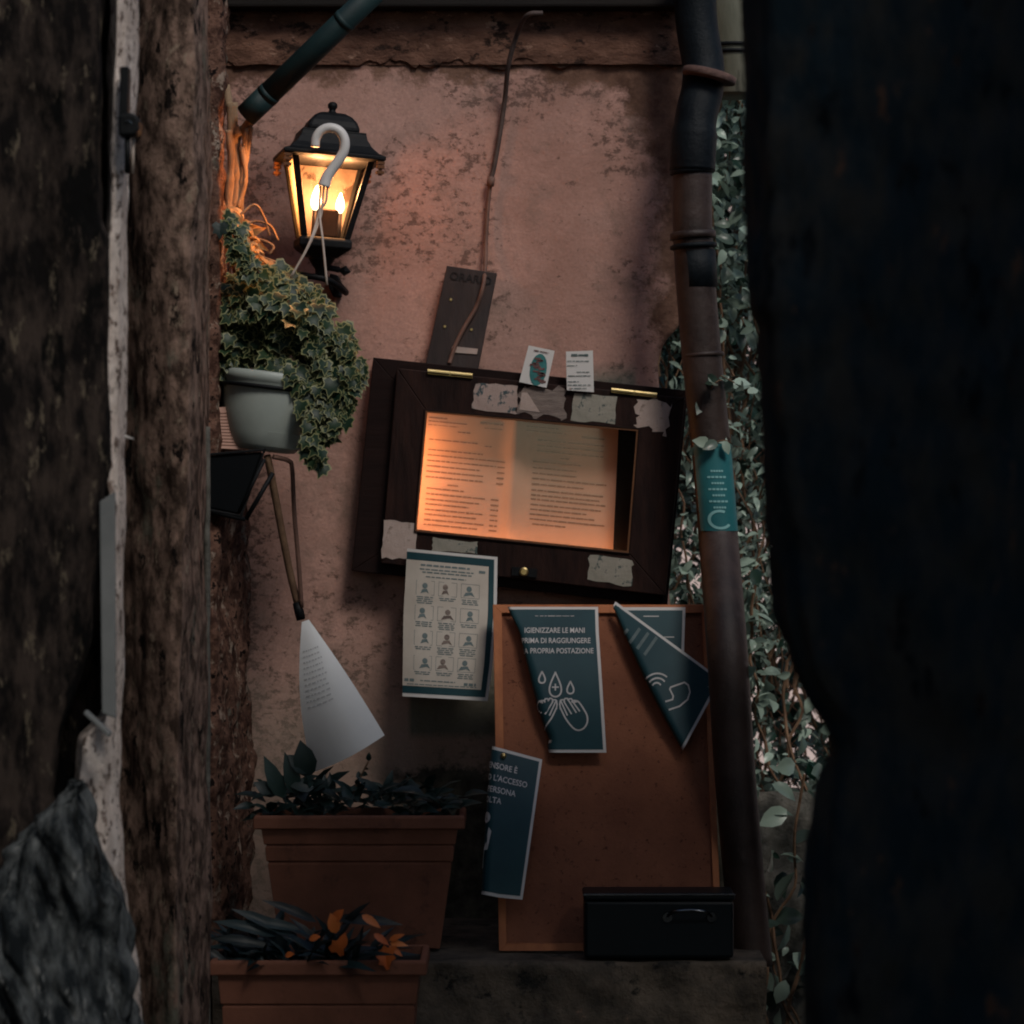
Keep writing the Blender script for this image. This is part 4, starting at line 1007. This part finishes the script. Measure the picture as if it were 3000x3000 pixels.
# roof
mb = MB(); mb.loft4(L(0,0,HT), [(.094,.094,0), (.108,.108,.004), (.108,.108,.012), (.094,.094,.018), (.080,.080,.032), (.071,.071,.047), (.068,.068,.058), (.068,.068,.062)], Mt); obj('roof', mb, 'black_iron', ln, bevel=.0015)
mb = MB()
prof = [(.056, .060), (.055, .072), (.050, .084), (.040, .096), (.028, .103), (.012, .106)]
mb.loft4(L(0,0,HT), [(r, r, h) for r, h in prof], Mt); o = obj('dome', mb, 'black_iron', ln, bevel=.006)
mb = MB(); mb.lathe(L(0,0,HT), [(.012, .104), (.007, .110), (.007, .113), (.0105, .118), (.0105, .124), (.006, .129), (.001, .130)], 20, Mt); obj('finial', mb, 'black_iron', ln, smooth=True)
for sx, sy in ((-1,-1), (1,-1), (-1,1), (1,1)):
    mb = MB(); c = L(sx*.098, sy*.098, HT-.010)
    for dz in (-.012, 0, .008):
        mb.loft4(c+Mt@Vector((0,0,dz)), [(.008,.008,-.003), (.008,.008,.003)], Mt)
    mb.loft4(c, [(.0035,.0035,-.018), (.0035,.0035,.014)], Mt)
    obj('corner_bracket', mb, 'gold_lip', ln)
# candle cluster
mb = MB(); mb.loft4(L(.004,0,.004), [(.024,.018,0), (.024,.018,.056), (.021,.016,.060)], Mt); obj('socket_block', mb, 'socket_wood', ln, bevel=.003)
for bx, bz, sc_ in ((-.022,.058,1.15), (.030,.056,.95)):
    mb = MB(); mb.lathe(L(bx, -.012, bz), [(.004*sc_, 0), (.009*sc_, .008*sc_), (.0105*sc_, .017*sc_), (.008*sc_, .030*sc_), (.003*sc_, .042*sc_), (.0005, .046*sc_)], 16, Mt); obj('bulb', mb, 'bulb_glow', ln, smooth=True)
    mb = MB(); mb.lathe(L(bx, -.012, 0), [(.006, .002), (.006, bz)], 14, Mt); obj('candle_tube', mb, 'cream_enamel', ln, smooth=True)
for bx in (-.022, .030):
    pl = bpy.data.lights.new('lamp_bulb', 'POINT'); pl.energy = 2.8; pl.color = (1.0,.44,.17); pl.shadow_soft_size = .012
    po = bpy.data.objects.new('lamp_bulb', pl); C.objects.link(po); po.parent = ln; po.location = L(bx, -.012, .112)-LO
# arm and wall plate
mb = MB(); a = LO+Vector((.012,0,-.082))
mb.tube(smoothcurve([a+Vector((-.10,.02,.018)), a+Vector((-.05,0,.01)), a, a+Vector((.03,.06,-.02)), P(990,830,-.03)], 6), .0065, 10); obj('arm', mb, 'black_iron', ln, smooth=True)
mb = MB(); d0 = P(950, 782, -.2); d1 = P(1028, 797, -.2)
mb.tube([d0, d0.lerp(d1, .55), d0.lerp(d1, .6), d0.lerp(d1, .78), d1], [.006, .006, .004, .011, .0005], 8); obj('spear_tip', mb, 'black_iron', ln)
mb = MB(); mb.prism(Q([(966,800), (990,806), (1002,830), (1000,872), (975,868), (962,840)], -.03), .028); obj('wall_plate', mb, 'black_iron', ln, bevel=.003)

# ------------------------------------------------------------ hanging pot
hp = thing('hanging_pot', 'pale grey hanging pot of variegated ivy with white hook', 'hanging pot', P(770, 1330, -.45))
yp = -.32
Mp = Matrix.Rotation(math.radians(7), 3, 'Y')
pc = P(772, 1322, yp)
def potpt(r, h, a): return pc+Mp@Vector((r*math.cos(a), r*math.sin(a), h))
mb = MB(); mb.lathe(pc, [(.045, .000), (.060, .002), (.068, .012), (.078, .035), (.089, .075), (.093, .110), (.095, .132), (.0985, .135), (.0985, .150), (.094, .152), (.090, .145), (.085, .10), (.05, .09)], 48, Mp); obj('pot', mb, 'grey_pot', hp, smooth=True)
mb = MB()
for k in range(40):
    a = -1.4+k*.05; mb.tube([potpt(.0675, .010, a), potpt(.0795, .038, a)], .0009, 4)
obj('pot_ribs', mb, 'grey_pot', hp)
mb = MB(); mb.tube([potpt(.0985+.0015*math.cos(3*a), .122, a) for a in (i*2*math.pi/40 for i in range(41))], .0042, 8, False); obj('ring', mb, 'black_iron', hp, smooth=True)
mb = MB(); mb.tube([P(655,1150,yp), P(640,1130,yp), P(615,1120,yp-.02)], .006, 8); obj('ring_bracket', mb, 'black_iron', hp, smooth=True)
mb = MB(); mb.lathe(pc, [(.001, .132), (.088, .130)], 32, Mp, False); obj('soil', mb, 'soil', hp)
yh = -.345
hk = smoothcurve([P(923,430,yh), P(926,405,yh), P(940,384,yh), P(965,374,yh), P(993,383,yh), P(1009,408,yh), P(1008,440,yh), P(992,470,yh), P(974,495,yh), P(958,520,yh), P(949,546,yh)], 6)
rr = [lerp(.0088, .0098, i/40) if i < 48 else lerp(.0098, .012, (i-48)/12) for i in range(len(hk))]
mb = MB(); mb.tube(hk, rr, 14); hko = obj('hook', mb, 'white_plastic', hp, smooth=True)
for pts in (((938,545), (936,600), (930,640), (905,715), (862,795)), ((949,546), (944,600), (938,640), (902,725), (850,815)), ((959,545), (955,590), (937,625), (945,700), (958,835))):
    mb = MB(); mb.tube(smoothcurve([P(a, b, yh-(.02 if i > 2 else 0)) for i, (a, b) in enumerate(pts)], 5), .0024, 6); obj('hanger_string', mb, 'string_plastic', hp, smooth=True)
# ivy foliage
random.seed(5)
lv, sm = Leaves(), MB()
blobs = [((770,890), (125,90), -.45, .10, 190), ((690,950), (75,100), -.42, .09, 120), ((860,920), (115,100), -.47, .09, 190), ((945,1000), (85,90), -.48, .07, 110), ((975,1110), (62,70), -.50, .05, 75),
         ((935,1180), (48,65), -.50, .045, 52), ((925,1250), (38,50), -.50, .035, 34), ((672,1050), (40,50), -.46, .06, 45), ((800,820), (80,50), -.42, .07, 70), ((760,1010), (75,50), -.44, .07, 80), ((800,1060), (40,30), -.50, .03, 20), ((990,1030), (50,80), -.46, .05, 60), ((700,850), (60,60), -.40, .06, 60)]
for (c, rxy, y, ry, n_) in blobs:
    for _ in range(n_):
        while True:
            u = Vector((random.uniform(-1, 1), random.uniform(-1, 1), random.uniform(-1, 1)))
            if .25 < u.length < 1: break
        if u.y > .3: u.y *= -.5
        p = P(c[0]+u.x*rxy[0], c[1]-u.z*rxy[1], y+.13+u.y*ry)
        out = Vector((u.x*.8, -1+u.y, u.z*.7+.25+max(0, (1000-c[1])/220)))
        lv.leaf(p, Vector((u.x*.7+random.gauss(0, .45), -.25+random.gauss(0, .35), -.8+random.gauss(0, .4))), out+rv(.35), random.uniform(.020, .040), IVY, .5, .2)
for (tr) in ([(860,1060), (905,1150), (915,1230), (925,1300), (932,1345)], [(900,1000), (975,1080), (1010,1160), (1022,1220)], [(950,960), (1010,1010), (1035,1080), (1040,1140)], 
             [(760,800), (720,760), (690,700), (665,640)], [(860,1090), (935,1130), (985,1210), (950,1270)]):
    pts = smoothcurve([P(a, b, -.40) for a, b in tr], 10); sm.tube(pts, .0012, 5)
    for q in pts:
        for _ in range(2):
            lv.leaf(q+rv(.008), Vector((random.gauss(0, .6), -.3, -.8)), Vector((random.gauss(0, .4), -1, .5)), random.uniform(.02, .034), IVY, .5, .2)
obj('foliage', lv, 'ivy_leaf', hp, smooth=True); obj('stem', sm, 'twig', hp, smooth=True)

# vine stems lit by the lantern
vs_ = thing('vine_stem', 'bare twisted vine stems glowing orange left of the lantern', 'vine', P(680, 640, -.25))
for pts, r in (((( 672,300), (676,420), (686,520), (682,640), (690,800)), .0105), (((735,345), (712,372), (690,392), (684,440), (686,560)), .0085), (((712,375), (706,480), (700,560), (694,600)), .006), (((728,372), (716,450), (704,540), (698,620)), .0048), (((690,400), (668,330), (655,250)), .007), (((664,380), (672,470), (664,580), (672,700)), .008), (((700,430), (712,520), (690,610)), .005)):
    mb = MB(); pp = smoothcurve([P(a+8, b, -.13+.01*i) for i, (a, b) in enumerate(pts)], 8)
    mb.tube(pp, [r*(1.1+.35*noise.noise(p*70)) for p in pp], 9); obj('stem', mb, 'bark', vs_, smooth=True)
lv = Leaves()
for k in range(70):
    t = random.random(); p = P(lerp(665, 780, t)+random.gauss(0, 16), lerp(590, 800, t**.8)+random.gauss(0, 16), -.20+random.uniform(-.03, .03))
    lv.leaf(p, Vector((.7+random.gauss(0, .5), -.2, -.5+random.gauss(0, .5))), Vector((.3, -.7, .8))+rv(.4), random.uniform(.018, .04), LANCE, 1.2, .4)
obj('dry_foliage', lv, 'dry_leaf', vs_, smooth=True)
mb = MB()
for pts in (((690,640), (745,600), (775,640), (790,690)), ((700,680), (740,650), (790,660), (815,705)), ((700,720), (750,700), (800,720), (790,745)), ((690,700), (740,740), (800,765), (860,790), (930,810)), ((700,760), (760,790), (840,800), (900,830))):
    mb.tube(smoothcurve([P(a, b, -.20) for a, b in pts], 6), .0026, 6)
obj('tendril', mb, 'bark', vs_, smooth=True)
root = thing('ivy_leaf', 'single dark green leaf clinging beside the orange vine stems', 'leaf', P(640, 690, -.4))
lv = Leaves(); lv.leaf(P(645,655,-.46), Vector((0,-.2,-1)), Vector((0,-1,.2)), .032, IVY, .3, .1, .1); obj('blade', lv, 'dark_leaf', root)

# paper and black flood lamp behind the pot, on the left
pp_ = thing('lined_paper', 'pinkish lined paper tucked behind the grey pot', 'paper', P(665, 1315, -.36))
fl = Sheet(lambda a, b: P(a, b, -.36)); mb = MB(); mb.prism(Q([(618,1195), (690,1190), (730,1318), (618,1312)], -.36), .001); obj('paper', mb, 'pink_paper', pp_)
mb = MB()
for k in range(11): fl.stroke(mb, [(622, 1212+k*9), (668+k*5, 1210+k*9.6)], 1.8, .0009)
obj('print', mb, 'menu_ink', pp_)
fd = thing('flood_lamp', 'unlit black floodlight on bracket under the hanging pot', 'floodlight', P(700, 1500, -.4))
q = [(612,1335), (770,1322), (702,1508), (612,1490)]
mb = MB(); mb.hexa(Q(q, -.42), [p+Vector((0,.05,0)) for p in Q([(620,1345), (760,1335), (698,1500), (618,1480)], -.42)]); obj('housing', mb, 'lens_black', fd, bevel=.004)
frame([(606,1328), (778,1314), (708,1516), (606,1496)], q, -.425, -.412, 'rim', 'black_iron', fd, .001)
mb = MB(); mb.tube([P(720,1522,-.42), P(800,1385,-.42)], .0045, 8); mb.tube([P(700,1500,-.425), P(775,1345,-.425)], .0035, 8); mb.tube([P(620,1500,-.42), P(720,1522,-.42)], .0045, 8); obj('bracket', mb, 'black_iron', fd, smooth=True)

# ------------------------------------------------------------ planters
def planter(x0, x1, yf_, depth, ztop, h, label, folf):
    cx, cy = (x0+x1)/2, yf_+depth/2; hx, hy = (x1-x0)/2, depth/2; z0 = ztop-h
    t = thing('planter', label, 'planter', (cx, cy, z0), 'terracotta troughs')
    mb = MB(); rh = .026; tp = .032
    def ring(ins, z): return (hx-ins, hy-ins*.8, z-z0)
    H = h-rh
    def ins(z): return .016+(1-(z-z0)/H)*tp
    pr = [ring(ins(z0), z0)]
    for zc in (z0+H*.72, z0+H*.86):
        pr += [ring(ins(zc-.003), zc-.003), ring(ins(zc)+.003, zc-.0015), ring(ins(zc)+.003, zc+.0015), ring(ins(zc)-.002, zc+.003)]
    pr += [ring(.014, z0+H)]
    mb.loft4((cx, cy, z0), pr); obj('trough', mb, 'terracotta', t, bevel=.0012)
    mb = MB(); mb.loft4((cx, cy, z0), [ring(.014, z0+H-.001), ring(0, z0+H+.001), ring(0, ztop-.004), ring(.003, ztop), ring(.012, ztop), ring(.014, ztop-.02)], cap=False); obj('rim', mb, 'terracotta', t, bevel=.003)
    mb = MB(); mb.box(cx-hx+.015, cx+hx-.015, cy-hy+.013, cy+hy-.013, ztop-.03, ztop-.015); obj('soil', mb, 'soil', t)
    folf(t, cx, cy, hx, hy, ztop)
def fol1(t, cx, cy, hx, hy, zt):
    random.seed(12); lv = Leaves(); sm = MB()
    for k in range(150):
        a = Vector((random.uniform(cx-hx, cx+hx), random.uniform(cy-hy+.02, cy+hy-.02), zt-.01)); tall = random.uniform(.0, .05)
        p = a+Vector((0, 0, tall)); d = Vector((random.gauss(0, .8), random.gauss(-.2, .4), random.uniform(-.1, .7)))
        lv.leaf(p, d, Vector((0, -.4, 1))+rv(.3), random.uniform(.035, .07), LANCE, .8, .3)
    for (px, py, tx, ty, s_) in ((870,2330,835,2205,.07), (830,2340,775,2215,.075), (810,2330,745,2290,.05), (900,2310,960,2290,.05), (930,2300,850,2300,.04), (1150,2360,1110,2310,.06), (1190,2340,1120,2300,.06), (1230,2330,1180,2300,.06), (1290,2380,1350,2350,.07),
                                 (905,2280,880,2170,.05), (905,2265,845,2210,.05), (1160,2310,1230,2300,.05), (1040,2320,1050,2350,.05), (820,2300,780,2260,.06), (880,2290,930,2270,.055)):
        a = P(px, py, cy-.04); b = P(tx, ty, cy-.05); lv.leaf(a, b-a, Vector((0,-1,.5)), (b-a).length*1.0, LANCE if s_ > .05 else OVAL, .5, .2)
    pts = smoothcurve([P(1030,2340,cy), P(1045,2300,cy), P(1080,2230,cy)], 4); sm.tube(pts, .0018, 5)
    for q in pts: lv.leaf(q, rv(1)+Vector((0,0,.4)), Vector((0,-1,.3)), .018, OVAL)
    obj('foliage', lv, 'dark_leaf', t, smooth=True); obj('stem', sm, 'twig', t)
def fol2(t, cx, cy, hx, hy, zt):
    random.seed(14); lv = Leaves(); lo = Leaves()
    for k in range(130):
        s = random.random(); a = Vector((lerp(cx-hx+.02, cx+hx-.10, s), random.uniform(cy-hy+.02, cy+hy-.02), zt-.015))
        d = Vector((random.gauss(-.35 if s < .5 else .25, .7), random.gauss(-.1, .4), random.uniform(.05, .75)))
        lv.leaf(a, d, Vector((0, -.5, 1))+rv(.3), random.uniform(.06, .115), BLADE, .9, .4)
    for (px, py, tx, ty, s_) in ((860,2740,680,2655,.11), (880,2720,700,2690,.11), (930,2700,770,2630,.1), (1000,2710,1080,2640,.08), (980,2690,1180,2700,.1), (820,2740,625,2690,.12), (790,2770,610,2740,.1)):
        a = P(px, py, cy-.05); b = P(tx, ty, cy-.06); lv.leaf(a, b-a, Vector((0,-1,.6)), (b-a).length, BLADE, .5, .3)
    for (px, py, dx, dz, s_, shp) in ((835,2800,.3,.1,.02,OVAL), (905,2752,.6,.2,.022,OVAL), (985,2790,.2,.6,.032,IVY), (985,2735,-.2,.8,.038,OVAL), (1060,2680,.8,-.5,.04,LANCE), (1095,2735,1,-.7,.034,LANCE), (1140,2755,1,.45,.03,LANCE), (1142,2762,1,-.1,.032,LANCE), (1140,2770,.8,-.6,.03,LANCE), (1120,2815,.5,.6,.038,IVY), (1145,2820,-.5,.3,.034,IVY), (1000,2780,.2,.9,.03,OVAL), (975,2700,.4,.5,.03,OVAL)):
        lo.leaf(P(px, py, cy-.09), Vector((dx, -.2, dz)), Vector((0,-1,.6)), s_, shp, .4, .2)
    obj('foliage', lv, 'blade_leaf', t, smooth=True); obj('red_leaves', lo, 'orange_leaf', t, smooth=True, label='orange and red leaves among dark blades')
yf1 = -.50; planter(X(742, yf1), X(1362, yf1), yf1, .17, Z(2390, yf1), Z(2390, yf1)-ZL-.003, 'terracotta trough with dark leaves standing on the stone ledge', fol1)
yf2 = -.98; planter(X(612, yf2), X(1250, yf2), yf2, .19, Z(2815, yf2), Z(2815, yf2)-.42-.002, 'front terracotta trough with narrow leaves and orange foliage', fol2)

# ------------------------------------------------------------ ironwork and scraps on the left stones
lt = thing('iron_latch', 'black iron latch with round knob on the pale post', 'latch', P(372, 400, -1.72))
yl = -1.725
mb = MB(); mb.prism(Q([(351,194), (376,194), (373,345), (349,345)], yl), .03); obj('bar', mb, 'black_iron', lt, bevel=.002)
mb = MB(); mb.prism(Q([(346,335), (378,328), (398,335), (408,352), (406,378), (398,396), (346,398)], yl-.012), .04); kn = obj('knob', mb, 'black_iron', lt, bevel=.004)
mb = MB(); mb.tube([P(376+9*math.cos(t), 362+8*math.sin(t), yl-.013) for t in (i*.45-3.0 for i in range(8))], .0013, 6); WLOC[kn.name] = WLOC[lt.name]; obj('knob_highlight', mb, 'steel', kn)  # bright arc paints a highlight on the knob
mb = MB(); mb.tube([P(374, 395, yl), P(373, 508, yl)], .0042, 10); obj('rod', mb, 'black_iron', lt, smooth=True)
mb = MB(); mb.tube([P(390, 398, yl+.01), P(389, 508, yl+.01)], .0022, 8); obj('thin_rod', mb, 'string_plastic', lt, smooth=True)
mb = MB(); mb.hexa(Q([(291,1470), (336,1440), (338,2105), (298,2090)], -1.735), [p+Vector((0,.012,0)) for p in Q([(291,1470), (336,1440), (338,2105), (298,2090)], -1.735)])
o = obj('grey_panel', mb, 'grey_card', bevel=.002); reorigin(o, P(320, 2100, -1.735)); tag(o, 'narrow smooth grey strip wedged beside the whitewashed post', 'strip')
mb = MB(); mb.hexa(Q([(243,2092), (250,2080), (325,2148), (318,2162)], -1.76), [p+Vector((0,.02,0)) for p in Q([(243,2092), (250,2080), (325,2148), (318,2162)], -1.76)])
o = obj('wood_wedge', mb, 'grey_card', bevel=.002); reorigin(o, P(285, 2150, -1.76)); tag(o, 'small grey wooden wedge below the smooth grey strip', 'wedge')
mb = MB(); mb.tube([P(368,1280,-1.66), P(393,1286,-1.68)], [.003, .0004], 6); o = obj('splinter', mb, 'white_plastic'); reorigin(o, P(368,1280,-1.66)); tag(o, 'tiny pale splinter sticking out of the whitewashed post', 'splinter')
